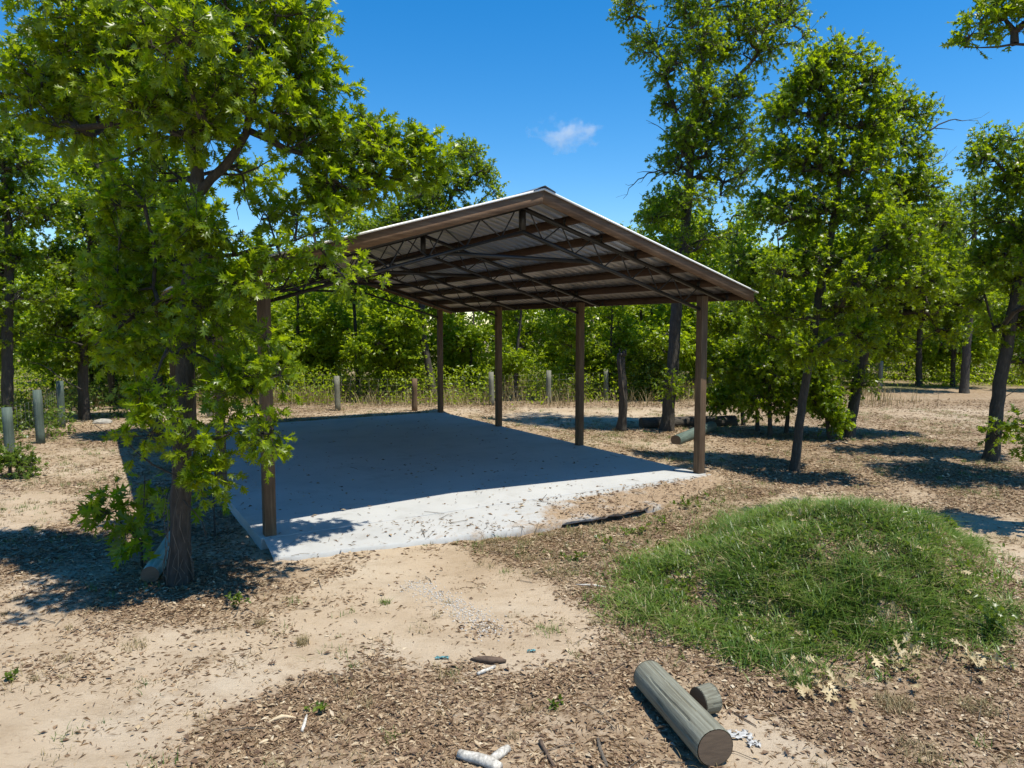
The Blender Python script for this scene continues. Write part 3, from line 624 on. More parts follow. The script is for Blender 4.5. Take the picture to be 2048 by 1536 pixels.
# ---- far woods, one mass
V0, F0, A0 = [], [], []; n0 = 0; tbm = MB()
g = np.random.default_rng(303)
for i in range(150):
    x = g.uniform(-62, 66); y = g.uniform(42, 60); z0 = float(gz(x, y)); h = g.uniform(6.5, 9.2)
    tbm.tube([[x, y, z0], [x + g.normal() * .2, y, z0 + h * .8]], [.15, .05], 5)
    n = 950; C = np.array([x, y, z0]) + unit(g, 42) * (g.random(42) ** .4)[:, None] * [2.0, 2.0, h * .46] + [0, 0, h * .52]
    ci = g.integers(0, 42, n); P = C[ci] + g.normal(size=(n, 3)) * .32
    V, Fc, r = place_leaves(P, unit(g, n), unit(g, n) * .6 + [0, 0, 1], g.uniform(.25, .42, n), 'lo', g)
    V0.append(V); F0.append(Fc + n0); A0.append(np.clip(.6 * np.repeat(g.random(42)[ci], 4) + .4 * r, 0, 1)); n0 += len(V)
o = mk('far_woods', np.concatenate(V0), [np.concatenate(F0)], LEAF2, None, {'rnd': np.concatenate(A0)}); tag(o, 'far mass of green woods closing off the background', 'woods', kind='stuff')
o2 = tbm.build('far_trunks', BARK); tag(o2, 'dark far trunks inside the distant woods', 'woods', kind='stuff')

# ------------------------------------------------------------------ pavilion
pav = empty('pavilion', (PX, PY, 0), YAW)
tag(pav, 'open pole pavilion with gabled metal roof, black steel trusses and wooden posts', 'pavilion')
SL = math.tan(R(16.6)); CS = math.cos(R(16.6))
FO, BO, EO = .53, .53, .66                # front, back and eave overhang
L3 = 3 * BAY; HALF = WID / 2; XM = -HALF
ZR = HT + .284 + SL * HALF                 # ridge of the purlin tops
def ztop(dx): return ZR - SL * abs(dx)    # roof plane (underside of the sheet) at distance dx from the ridge
for i in range(4):
    for x in (0, -WID):
        b = MB(); b.box((0, 0, (HT + .02) / 2), (.14, .14, HT + .02)); o = b.build('post', POSTM, pav)
        o.location = (x, i * BAY, 0)
        bv = o.modifiers.new('edge', 'BEVEL'); bv.width = .006; bv.segments = 2
NP = 7
pxs = [.07] + [.07 + (HALF + EO - .09) * k / 6 for k in range(1, 7)]
TD = .14                                   # purlin depth
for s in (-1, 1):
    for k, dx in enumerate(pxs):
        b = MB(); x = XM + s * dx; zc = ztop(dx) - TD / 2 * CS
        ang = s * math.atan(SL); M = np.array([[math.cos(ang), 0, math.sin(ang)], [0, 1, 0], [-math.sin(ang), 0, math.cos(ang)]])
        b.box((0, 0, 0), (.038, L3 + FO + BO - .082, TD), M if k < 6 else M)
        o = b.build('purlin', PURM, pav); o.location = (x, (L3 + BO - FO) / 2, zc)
for yb in (-FO, L3 + BO):
    for s in (-1, 1):
        b = MB(); w = HALF + EO; zt = .0; dp = .175
        y0, y1 = yb - .02, yb + .02
        xs = [XM + s * .0015, XM + s * w]; zs = [ztop(0), ztop(w)]
        V = [(x, y, z - d) for x, z in zip(xs, zs) for y in (y0, y1) for d in (0, dp)]
        b.add(V, [[[0, 1, 3, 2], [4, 6, 7, 5], [0, 4, 5, 1], [2, 3, 7, 6], [0, 2, 6, 4], [1, 5, 7, 3]]]); o = b.build('rake_board', RAKEM, pav)
# trusses of black angle steel
TDP = .34
for i in range(4):
    y = i * BAY
    zt = lambda dx: ztop(dx) - TD * CS - .035        # centre of the top chord
    b = MB()
    for s in (-1, 1):
        e = HALF + .52
        b.bar((XM, y, zt(0)), (XM + s * e, y, zt(e)), .07, .05)
        b.bar((XM, y, zt(0) - TDP), (XM + s * (HALF - .07), y, zt(HALF - .07) - TDP), .06, .045)
    t = b.build('truss', STEEL, pav)
    wb = MB(); nb = 6; zig = []
    for s in (-1, 1):
        half = []
        for k in range(nb):
            d0 = .12 + (HALF - .25) * k / nb; d1 = .12 + (HALF - .25) * (k + 1) / nb; dm = d0 + .42 * (d1 - d0)
            half += [(XM + s * d0, y, zt(d0)), (XM + s * dm, y, zt(dm) - TDP)]
        half.append((XM + s * d1, y, zt(d1))); zig += half[::-1] if s < 0 else half
    fine = []
    for p, q in zip(zig[:-1], zig[1:]):
        p, q = np.array(p), np.array(q); fine += [p, p + (q - p) * .03, p + (q - p) * .97]
    fine.append(np.array(zig[-1])); wb.tube(fine, .011, 6)
    wb.build('web', STEEL, t)
    wb = MB(); wb.bar((XM, y, zt(0) - TDP + .024), (XM, y, zt(0) - .026), .075, .075, (0, 1, 0)); wb.build('king_post', STEEL, t)
    wb = MB(); dc = 1.25; wb.bar((XM - dc, y + .028, zt(dc) - TDP), (XM + dc, y + .028, zt(dc) - TDP), .03, .055); wb.build('collar_tie', STEEL, t)
    for s in (-1, 1):
        for dx in pxs[1:]:
            wb = MB(); wb.bar((XM + s * (dx - .03), y, zt(dx - .03) + .027), (XM + s * (dx - .03), y, zt(dx - .03) + .13), .06, .012, (1, 0, 0)); wb.build('purlin_clip', STEEL, t)
# ribbed roof sheets
pitch = .23; prof = []
yy = -FO - .045; yend = L3 + BO + .045
while yy < yend:
    for dy, dz in ((0, 0), (.155, 0), (.172, .022), (.213, .022)): prof.append((min(yy + dy, yend), dz))
    yy += pitch
prof.append((yend, 0))
for s in (-1, 1):
    n = len(prof); w = HALF + EO + .07; V = []
    for dx in (.004, w):
        for y, dz in prof: V.append((XM + s * dx + s * dz * math.sin(math.atan(SL)), y, ztop(dx) + .004 + dz * CS))
    f = [[k, k + 1, n + k + 1, n + k] for k in range(n - 1)]
    o = mk('roof_sheet', V, [f], ROOFM, pav); so = o.modifiers.new('gauge', 'SOLIDIFY'); so.thickness = .002; so.offset = 1
for yb in (-FO - .0475, L3 + BO + .0475):
    for s in (-1, 1):
        b = MB(); w = HALF + EO + .075
        V = [(x, y, z + d) for x, z in ((XM + s * .002, ztop(0)), (XM + s * w, ztop(w))) for y in (yb - .0022, yb + .0022) for d in (-.004, .025)]
        b.add(V, [[[0, 1, 3, 2], [4, 6, 7, 5], [0, 4, 5, 1], [2, 3, 7, 6], [0, 2, 6, 4], [1, 5, 7, 3]]]); b.build('rake_trim', TRIMM, pav)
b = MB()
for s in (-1, 1):
    y0, y1 = -FO - .07, L3 + BO + .07; V = []
    for dx, dz in ((0, .055), (.17, .036), (.18, .018)):
        for y in (y0, y1): V.append((XM + s * dx, y, ztop(dx) + dz))
    b.add(V, [[[0, 1, 3, 2], [2, 3, 5, 4]]])
o = b.build('ridge_cap', CAPM, pav); so = o.modifiers.new('gauge', 'SOLIDIFY'); so.thickness = .003

# concrete pad and apron
b = MB(); b.box(((-WID) / 2 - .03, (L3) / 2, -.12), (WID + .20, L3 + .22, .24))
slab = b.build('concrete_pad', CONC); slab.location = (PX, PY, 0); slab.rotation_euler = (0, 0, YAW); tag(slab, kind='structure')
bv = slab.modifiers.new('edge', 'BEVEL'); bv.width = .012; bv.segments = 2
g = np.random.default_rng(9); nA = 120; ta = np.linspace(.14, -WID - .1, nA)
fr = np.interp(ta, [-WID - .1, -6.8, -6, -5, -4, -3, -2.2, -1.2, -.4, .14], [.50, .62, .80, .92, 1.0, 1.02, .98, .80, .50, .2])
fr += .22 * (fbm(ta * 1.3, ta * 0, 5) - .5) + .12 * (fbm(ta * 6, ta * 0, 6) - .5)
rows = np.linspace(0, 1, 9); V = []; dirt = []
for t in rows:
    for a, f in zip(ta, fr):
        V.append((a, -.125 - t * f, -.006 - .10 * t ** 1.3 + .008 * (vnoise(a * 3, t * 4, 8) - .5)))
        dirt.append(np.clip(sstep(-5.6, -2.4, a) * (.52 + .5 * t) + .3 * sstep(.6, 1, t) + .16, 0, 1) if t > .22 else .10 + .42 * sstep(-4, -1, a))
for q_ in range(len(dirt)):
    if q_ // nA >= 6 and -4.9 < ta[q_ % nA] < -1.9: dirt[q_] *= .8
for a, f in zip(ta, fr): V.append((a, -.125 - f + .03, -.25 if not (-4.8 < a < -2.0 and vnoise(np.array(a * 2.1), np.array(0.), 4) > .27) else -.150)); dirt.append(.5)
m = len(rows) + 1; i = np.arange(m - 1)[:, None] * nA + np.arange(nA - 1)[None]
ap = mk('concrete_apron', V, [np.stack([i, i + nA, i + nA + 1, i + 1], -1).reshape(-1, 4)], CONCD, None, {'dirt': dirt}, True)
ap.location = (PX, PY, 0); ap.rotation_euler = (0, 0, YAW); tag(ap, kind='structure')

# ------------------------------------------------------------------ fences
def fence_post(parent, u, v, top, r=.075, lean=(0, 0), mat=TREAT, seed=0):
    p = on_ground(G(u, v)); h = PT(u, top, p[1])[2] - p[2]; b = MB()
    pts = [np.array([lean[0] * t * h, lean[1] * t * h, -.1 + (h + .1) * t]) for t in np.linspace(0, 1, 5)]
    b.tube(pts, [r * 1.03, r, r * .98, r * .97, r * .93], 12, rough=.05, seed=seed); o = b.build('fence_post', mat, parent, smooth=False)
    o.location = p - np.array(parent.location); return p, h
def fence(name, label, posts, origin):
    e = empty(name, origin); tag(e, label, 'fence'); pts = []
    for k, (u, v, t, mt) in enumerate(posts):
        pts.append(fence_post(e, u, v, t, .095, (random.uniform(-.03, .03), 0), mt, k))
    w = MB()
    for (p, h), (q, h2) in zip(pts[:-1], pts[1:]):
        p, q = p + [0, -.08, 0], q + [0, -.08, 0]
        for z in (.08, .2, .33, .48, .65, .85, 1.05): w.bar(p + [0, 0, z], q + [0, 0, z], .0022, .0022)
        L = np.linalg.norm(q - p)
        for t in np.arange(.15, L, .3): a = p + (q - p) * t / L; w.bar(a + [0, 0, .08], a + [0, 0, 1.05], .0018, .0018, (0, 1, 0))
    o = w.build('wire_mesh', WIRE, e); o.location = -np.array(origin); return e
fence('wire_fence', 'wire fence on round grey wooden posts running along the back behind the pavilion',
      [(420, 835, 762, TREAT), (676, 822, 752, TREAT), (829, 822, 757, POSTM), (984, 810, 744, TREAT), (1097, 807, 741, TREAT), (1212, 800, 738, TREAT), (1325, 799, 737, TREAT), (1419, 796, 735, TREAT), (1530, 790, 730, TREAT), (1760, 782, 722, TREAT)], (1, 25, -.15))
fence('wire_fence', 'wire fence with weathered greenish posts along the left side of the yard',
      [(22, 922, 815, TREATG), (82, 888, 780, TREATG), (124, 855, 762, TREATG), (420, 836, 768, TREAT)][:3], (-11, 18, -.15))

# broken stump
p = on_ground(G(1243, 862)); b = MB(); g = np.random.default_rng(4)
zz = np.linspace(-.1, 2.05, 12); pts = [np.array([.04 * math.sin(z * 2.2), .03 * math.cos(z * 3), z]) for z in zz]
b.tube(pts, [.16, .135, .115, .105, .11, .10, .105, .12, .10, .098, .105, .085], 11, rough=.28, seed=4)
for th in (0, 1.3, 2.4, 3.7, 5): b.tube([[.07 * math.cos(th), .07 * math.sin(th), 1.98], [.09 * math.cos(th), .09 * math.sin(th), 2.05 + .12 * g.random()]], [.05, .012], 5)
st = b.build('tree_stump', BARK, smooth=True); st.location = p; tag(st, 'tall broken dead tree stump with rough dark bark and a pale vine, behind the pavilion', 'stump')
b = MB(); b.tube([[.13 * math.cos(a) , -.15 - .02 * math.sin(3 * a), .7 + 1.2 * t] for t, a in zip(np.linspace(0, 1, 9), np.linspace(1.0, 2.3, 9))], .014, 5); b.build('vine', TWIG, st)

# ------------------------------------------------------------------ logs and pieces
def log(name, p, q, r, mat, label, cat, endmat=None, rough=.03, seed=0, n=28, group=None, crack=False):
    p, q = np.array(p, float), np.array(q, float); c = (p + q) / 2; L = np.linalg.norm(q - p)
    b = MB(); m = 41 if crack else 11; zz = np.linspace(-L / 2, L / 2, m); g = np.random.default_rng(seed); th = np.arange(n) * 2 * np.pi / n
    V = []; rr = np.ones(m); rr[0] = rr[-1] = .965
    zz[1] = -L / 2 + .012; zz[-2] = L / 2 - .012
    wob = 1 + rough * (vnoise(th * 1.2, th * 0, seed) - .5)
    from mathutils import Vector
    lu = Vector((q - p) / L).to_track_quat('Z', 'X').inverted() @ Vector((0, -.25, 1)); up = int(round((math.atan2(lu.y, lu.x) % (2 * math.pi)) / (2 * math.pi) * n)) - int(n * .70)
    splits = [(int(n * .70), -.5, .5, .85), (int(n * .70) + 3, -.15, .2, .93), (int(n * .55), -.45, -.05, .93), (int(n * .62), .1, .45, .94), (int(n * .80), -.3, .3, .93), (int(n * .9), -.1, .45, .94)] if crack else []
    for i, (z, k) in enumerate(zip(zz, rr)):
        for j, t in enumerate(th):
            q_ = r * k * wob[j] * (1 + .25 * rough * (g.random() - .5)) * (1 + .7 * rough * (vnoise(np.array(z * 3.), np.array(t * .9), seed + 2) - .5)) * (1 + .09 * z / L)
            for sj, z0, z1, dp in splits:
                if z0 * L < z < z1 * L and (j - up) % n == (sj + int(round(1.6 * math.sin(z * 2.1 + sj)))) % n: q_ *= dp
            V.append((q_ * math.cos(t), q_ * math.sin(t), z))
    i = np.arange(m - 1)[:, None] * n; j = np.arange(n)[None]
    b.add(V, [np.stack([i + j, i + (j + 1) % n, i + n + (j + 1) % n, i + n + j], -1).reshape(-1, 4)])
    o = b.build(name, mat, smooth=True); tag(o, label, cat, group)
    d = (q - p) / L; from mathutils import Vector
    o.rotation_mode = 'QUATERNION'; o.rotation_quaternion = Vector(d).to_track_quat('Z', 'X'); o.location = c
    for z, s in ((-L / 2, -1), (L / 2, 1)):
        e = MB(); ring = [(r * .965 * wob[k] * math.cos(t), r * .965 * wob[k] * math.sin(t), z) for k, t in enumerate(th)]
        e.add([(0, 0, z + s * .004)] + ring, [[[0, 1 + k, 1 + (k + 1) % n] for k in range(n)]])
        e.build('sawn_end', endmat or ENDM, o)
    return o
zl = -.035
log('log', G(1296, 1350, zl), G(1431, 1496, zl), .122, TREAT, 'long weathered grey-green treated log lying on the sand in the foreground', 'log', seed=3, crack=True, n=120, rough=.06)
pa, pb = G(1396, 1403, -.06), G(1396, 1403, -.06) + np.array([.12, .055, 0])
log('log_offcut', pa, pb, .096, TREAT, 'short sawn offcut of treated log standing on edge behind the long foreground log', 'log', seed=5, crack=True, n=90, rough=.07)
log('log', G(300, 1150, -.06), G(352, 1072, -.06), .095, TEAL, 'blue-green treated post lying in dappled shade behind the big foreground oak trunk', 'log', seed=6)
log('log', on_ground(G(1282, 856)) + [0, 0, .14], on_ground(G(1470, 850)) + [0, 0, .12], .16, BARK, 'dark fallen log lying in deep shade at the foot of the tall oak', 'log', DARKW, .2, 7, 14)
log('log', on_ground(G(1352, 888)) + [0, 0, .1], on_ground(G(1424, 862)) + [0, 0, .12], .13, TREATG, 'mossy log with its lit end poking from the shade behind the front right post', 'log', None, .15, 8, 14)
def stick(name, pts, rads, mat, label, cat='stick', group=None, n=6):
    P, rr = smooth_path([np.array(G(u, v)) for u, v in pts], rads, .05)
    P[:, 2] = gz(P[:, 0], P[:, 1]) + rr * .7 + .006; c = P.mean(0); b = MB(); b.tube(P - c, rr, n, rough=.2, seed=int(pts[0][0])); o = b.build(name, mat, smooth=True); o.location = c; tag(o, label, cat, group); return o
stick('wood_piece', [(918, 1512), (945, 1520), (980, 1534), (1000, 1545)], [.03, .036, .036, .032], WHITEW, 'bleached speckled chunk of wood at the bottom edge, left of the round white piece', 'wood piece', n=8)
stick('wood_piece', [(983, 1528), (1000, 1515), (1016, 1504)], [.027, .029, .027], WHITEW, 'round smooth white piece of wood at the bottom edge', 'wood piece', n=10)
stick('stick', [(1080, 1486), (1090, 1505), (1098, 1520), (1108, 1538)], [.014, .013, .011, .010], DARKW, 'dark forked stick at the bottom edge right of the white wood pieces')
stick('stick', [(1196, 1482), (1200, 1505), (1214, 1536)], [.011, .012, .011], TWIG, 'bare tan stick at the bottom edge left of the long log')
stick('stick', [(1152, 1168), (1180, 1172), (1212, 1174)], [.006, .013, .005], WHITEW, 'pale bare stick at the left foot of the grassy mound')
stick('bark_piece', [(942, 1322), (962, 1326), (990, 1327), (1012, 1324)], [.008, .03, .032, .012], DARKW, 'dark curled piece of bark on the sand in front of the pavilion', 'bark')
stick('stick', [(955, 1350), (972, 1344), (990, 1334)], [.014, .016, .012], WHITEW, 'short grey stick touching the dark bark piece')
stick('wood_splinter', [(535, 1444), (560, 1432), (592, 1434)], [.004, .018, .005], PALEW, 'long pale split splinter in the leaf litter at bottom left', 'splinter')
stick('wood_splinter', [(604, 1462), (610, 1446), (614, 1428)], [.012, .014, .006], WHITEW, 'upright whitish splinter right of the long pale splinter', 'splinter')
stick('wood_splinter', [(518, 1488), (530, 1480), (545, 1478)], [.008, .012, .005], PALEW, 'small pale splinter lowest in the litter at bottom left', 'splinter')
stick('stick', [(1190, 1360), (1225, 1340), (1262, 1318)], [.004, .006, .005], DARKW, 'thin dark twig left of the far end of the long log')
stick('stick', [(1460, 1420), (1490, 1440), (1512, 1452)], [.005, .006, .004], DARKW, 'thin dark twig right of the short log offcut')
stick('stick', [(1270, 1128), (1320, 1105), (1440, 1060)], [.008, .009, .006], TWIG, 'long thin dry stick in the brown thatch above the mound')
stick('stick', [(1640, 895), (1680, 885), (1760, 905)], [.02, .018, .008], TWIG, 'dead branch on the ground at the foot of the crooked oak')
def crumple(name, u, v, sx, sy, mat, label, cat, seed, h=.018):
    g = np.random.default_rng(seed); p = on_ground(G(u, v)); n = 9; V = []
    for i in range(n):
        for j in range(n):
            V.append(((i / (n - 1) - .5) * sx + g.normal() * .006, (j / (n - 1) - .5) * sy + g.normal() * .006, .008 + h * g.random()))
    k = np.arange(n - 1)[:, None] * n + np.arange(n - 1)[None]; q = np.stack([k, k + n, k + n + 1, k + 1], -1).reshape(-1, 4); q = q[g.random(len(q)) < .72]
    o = mk(name, V, [q], mat); o.location = p; s = o.modifiers.new('t', 'SOLIDIFY'); s.thickness = .002; tag(o, label, cat); return o
crumple('plastic_scrap', 1478, 1470, .17, .10, PLAST, 'crumpled whitish scrap right of the near end of the long log', 'litter', 1)
crumple('plastic_scrap', 1508, 1487, .08, .06, PLAST, 'small white torn scrap at the right of the crumpled scrap', 'litter', 2, .02)
TEALP = m_plain('teal plastic', (0.12, 0.32, 0.34), .5)
crumple('plastic_scrap', 885, 1316, .11, .03, TEALP, 'small teal scrap on the sand left of the dark bark piece', 'litter', 3, .015)
crumple('plastic_scrap', 1062, 1303, .06, .03, TEALP, 'tiny teal scrap on the sand right of the dark bark piece', 'litter', 4, .015)
# flat pale rock by the left fence
g = np.random.default_rng(12); v = unit(g, 60) * [.28, .2, .1]
import bmesh
bm = bmesh.new(); [bm.verts.new(x) for x in v]; bmesh.ops.convex_hull(bm, input=bm.verts); me = bpy.data.meshes.new('rock'); bm.to_mesh(me); bm.free(); me.materials.append(STONE)
o = bpy.data.objects.new('rock', me); col.objects.link(o); o.location = on_ground(G(205, 846)) + [0, 0, .03]; tag(o, 'flat pale rock on the ground near the left fence corner', 'rock')

# ------------------------------------------------------------------ litter, grass, weeds
def visible(x, y, z, pad=60):
    u, v = project(np.stack([x, y, z], -1)); return (u > -pad) & (u < 2048 + pad) & (v < 1536 + pad)
def on_pad(x, y):
    a, b = to_pav(x, y); return (a > -WID - .15) & (a < .15) & (b > -.15) & (b < L3 + .15)
def on_apron(x, y):
    a, b = to_pav(x, y); f = np.interp(-a, -ta, fr); return (a > -WID - .1) & (a < .14) & (b <= -.12) & (b > -.13 - f)
def apron_z(x, y):
    a, b = to_pav(x, y); f = np.interp(-a, -ta, fr); t = np.clip((-.125 - b) / f, 0, 1); return -.006 - .10 * t ** 1.3
g = np.random.default_rng(1234)
def scatter(n, y0, y1, dens):
    y = y0 + (y1 - y0) * g.random(n * 6); x = (g.random(n * 6) - .5) * 2 * (y * .76 + .6)
    keep = g.random(n * 6) < dens(x, y) * np.clip(y / y1, 0, 1); x, y = x[keep][:n], y[keep][:n]
    return x, y
parts = []
for n, y0, y1, s0, s1, kind in [(110000, 3.7, 8.0, .012, .065, 'lo'), (4200, 3.7, 8.0, .04, .085, 'hi'), (90000, 8, 14, .018, .085, 'lo'), (4000, 7, 14, .05, .10, 'mid'), (70000, 14, 27, .03, .12, 'lo')]:
    x, y = scatter(n, y0, y1, lambda x, y: np.clip((np.clip(litter_mask(x, y) + .9 * (fbm(x * 2.6, y * 2.6, 91) - .5) - .12, 0, 1)) ** 2 * 1.7 + .010, 0, 1))
    pad_ = on_pad(x, y); keep = ~pad_ | (g.random(len(x)) < .025); apn = on_apron(x, y); A_, B_ = to_pav(x, y)
    keep &= ~apn | (g.random(len(x)) < np.where(A_ > -3.5, .35, .06)); x, y, pad_, apn = x[keep], y[keep], pad_[keep], apn[keep]
    z = np.where(pad_, 0.004, np.where(apn, apron_z(x, y) + .006, gz(x, y))) + g.random(len(x)) * .01
    nn = len(x); D = unit(g, nn) * [1, 1, .16]; N = unit(g, nn) * .32 + [0, 0, 1]
    V, Fc, r = place_leaves(np.stack([x, y, z], 1), D, N, s0 + (s1 - s0) * g.random(nn) ** 2.2, kind, g, (.25, 1.1) if kind == 'lo' else (.7, 1.1)); parts.append((V, Fc, r))
for n, y0, y1 in ((38000, 3.7, 9.5), (34000, 9, 22)):
    x, y = scatter(n, y0, y1, lambda x, y: np.clip((np.clip(litter_mask(x, y) + .9 * (fbm(x * 1.8, y * 1.8, 97) - .5) - .15, 0, 1)) ** 1.5 * 1.6 + .012, 0, 1))
    k = ~on_pad(x, y) & ~(on_apron(x, y) & (g.random(len(x)) < .8)); x, y = x[k], y[k]; nn = len(x)
    z = np.where(on_apron(x, y), apron_z(x, y) + .006, gz(x, y)) + .002 + g.random(nn) * .012
    V, Fc, r = place_leaves(np.stack([x, y, z], 1), unit(g, nn) * [1, 1, .12], unit(g, nn) * .2 + [0, 0, 1], g.uniform(.02, .085, nn), 'lo', g, (.06, .16)); parts.append((V, Fc, np.clip(r * .8 + .12, 0, 1)))
off = 0; Vs, Fs, As = [], [], []
for V, Fc, r in parts: Vs.append(V); Fs.append(Fc + off); As.append(r); off += len(V)
o = mk('leaf_litter', np.concatenate(Vs), [np.concatenate(Fs)], LITTER, None, {'rnd': np.clip(np.concatenate(As) * .93, 0, 1)}); tag(o, 'brown dead leaf litter strewn over the sandy ground', 'leaf litter', kind='stuff')
# twigs
tw = MB(); x, y = scatter(900, 3.8, 16, lambda x, y: np.clip(litter_mask(x, y), 0, 1))
for px, py in zip(x, y):
    if on_pad(px, py) and g.random() > .04: continue
    L = g.uniform(.05, .32); th = g.uniform(0, 6.28); d = np.array([math.cos(th), math.sin(th)]); k = g.normal() * .15
    P = [[px + d[0] * L * t - d[1] * k * L * t * t, py + d[1] * L * t + d[0] * k * L * t * t, 0] for t in (0, .5, 1)]
    for q in P: q[2] = (0.006 if on_pad(q[0], q[1]) else max(float(gz(q[0], q[1])), float(apron_z(q[0], q[1])) if on_apron(q[0], q[1]) else -9) + .008) + g.random() * .012
    tw.tube(P, g.uniform(.0015, .0045), 4, False, g.random())
tag(tw.build('fallen_twigs', TWIG), 'thin dry twigs scattered over the ground', 'twigs', kind='stuff')

def blades(P, H, W_, lean, g, seg=3):
    n = len(P); th = g.uniform(0, 6.28, n); d = np.stack([np.cos(th), np.sin(th), 0 * th], 1); s = np.stack([-np.sin(th), np.cos(th), 0 * th], 1)
    ln = g.uniform(.15, 1, n) * lean; V = np.zeros((n, 2 * seg + 1, 3))
    for k in range(seg + 1):
        t = k / seg; c = P + d * (H * ln * t ** 1.8)[:, None] + np.array([0, 0, 1.]) * (H * (t - .38 * np.minimum(ln, 1.2) * t * t))[:, None]
        if k < seg:
            w = (W_ * (1 - .75 * t))[:, None]; V[:, 2 * k] = c - s * w; V[:, 2 * k + 1] = c + s * w
        else: V[:, 2 * seg] = c
    base = (np.arange(n) * (2 * seg + 1))[:, None, None]
    q = np.array([[2 * k, 2 * k + 1, 2 * k + 3, 2 * k + 2] for k in range(seg - 1)]); t = np.array([[2 * seg - 2, 2 * seg - 1, 2 * seg]])
    return V.reshape(-1, 3), (q[None] + base).reshape(-1, 4), (t[None] + base).reshape(-1, 3), 2 * seg + 1
# mound grass
n = 170000; x = g.uniform(.6, 6.2, n); y = g.uniform(4.8, 10.2, n); z = gz(x, y); u, v = project(np.stack([x, y, z], -1))
jit = 26 * (fbm(x * 3, y * 3, 101) - .5)
den = np.clip(.62 + 3.0 * (fbm(x * 2.2, y * 2.2, 103) - .42), .10, 1) * np.clip(.55 + 4.2 * (fbm(x * 7, y * 7, 105) - .46), .05, 1)
# the far face of the mound is grassy too
back = (((x - 4.1) / 1.5) ** 2 + ((y - 8.6) / 1.2) ** 2) < 1
k = (inpoly(u + jit * 2.4 + g.normal(size=n) * 26, v + jit * 1.5 + g.normal(size=n) * 17, GRASSP) | back) & (g.random(n) < den); x, y, z = x[k], y[k], z[k]; n = len(x)
big = fbm(x * 1.3, y * 1.3, 107); H = g.uniform(.05, .20, n) * (.35 + 1.2 * big + .9 * np.clip(fbm(x * 8, y * 8, 105) - .4, 0, 1)); Wd = g.uniform(.003, .0085, n)
V, q, t, kk = blades(np.stack([x, y, z - .01], 1), H, Wd, 2.0, g)
tone = np.clip(-.05 + 1.0 * fbm(x * 2.5, y * 2.5, 109) + .5 * (g.random(n) - .5), 0, .9); tone = np.where(g.random(n) < .10, 1.0, tone)
o = mk('grass', V, [q, t], GRASS, None, {'rnd': np.repeat(tone, kk)}); tag(o, 'green grass covering the low dirt mound', 'grass', kind='stuff')
n = 16000; x = g.uniform(.8, 5.8, n); y = g.uniform(4.9, 9.6, n); z = gz(x, y); u, v = project(np.stack([x, y, z], -1)); k = inpoly(u + g.normal(size=n) * 40, v + g.normal(size=n) * 26, GRASSP) & (g.random(n) < sstep(.45, .62, fbm(x * 2.4, y * 2.4, 113))); x, y, z = x[k], y[k], z[k]; n = len(x)
V, Fc, r = place_leaves(np.stack([x, y, z + .02 + .10 * g.random(n)], 1), unit(g, n) + [0, 0, .4], unit(g, n) * .8 + [0, 0, 1], g.uniform(.025, .075, n), 'lo', g, (.4, 1.1))
o = mk('mound_weeds', V, [Fc], BUSHM, None, {'rnd': r}); tag(o, 'small leafy weeds mixed into the mound grass', 'weeds', kind='stuff')
# sparse grass and weeds elsewhere
cx, cy = scatter(6000, 4.0, 24, lambda x, y: np.clip(sstep(.42, .75, fbm(x * .8, y * .8, 111)) * .9 + .05, 0, 1) * np.where(litter_mask(x, y) < .25, .25, 1))
THATCH = [(880, 1090), (1000, 1060), (1240, 1010), (1420, 975), (1500, 985), (1420, 1070), (1290, 1130), (1200, 1190), (1030, 1120)]
ex, ey = g.uniform(-1.6, 4.2, 5000), g.uniform(7.2, 12.4, 5000); eu, ev = project(np.stack([ex, ey, gz(ex, ey)], -1)); ek = inpoly(eu, ev, THATCH) & (g.random(5000) < .28); cx = np.concatenate([cx, ex[ek]]); cy = np.concatenate([cy, ey[ek]])
kp = ~on_pad(cx, cy) & ~on_apron(cx, cy); cx, cy = cx[kp], cy[kp]
P = []; Hh = []; tn = []
for px, py in zip(cx, cy):
    m = int(g.integers(8, 26)); r = g.uniform(.02, .09); P.append(np.stack([px + g.normal(size=m) * r, py + g.normal(size=m) * r], 1)); Hh.append(g.uniform(.03, .11) * g.uniform(.5, 1.2, m)); tn.append(np.full(m, g.random()))
P = np.concatenate(P); Hh = np.concatenate(Hh); tn = np.concatenate(tn); P3 = np.column_stack([P, gz(P[:, 0], P[:, 1]) - .005])
for nm, sel, mt, lab in (('green_sprouts', tn < .30, GRASS, 'small green grass sprouts dotted over the sand'), ('dry_grass', tn >= .30, DRYG, 'short dry grass growing through the litter')):
    V, q, t, kk = blades(P3[sel], Hh[sel], np.full(sel.sum(), .003), 1.2, g); o = mk(nm, V, [q, t], mt, None, {'rnd': np.repeat(np.clip(tn[sel] * 1.7 % 1 * .8 + .1 * g.random(sel.sum()), 0, 1), kk)}); tag(o, lab, 'grass', kind='stuff')
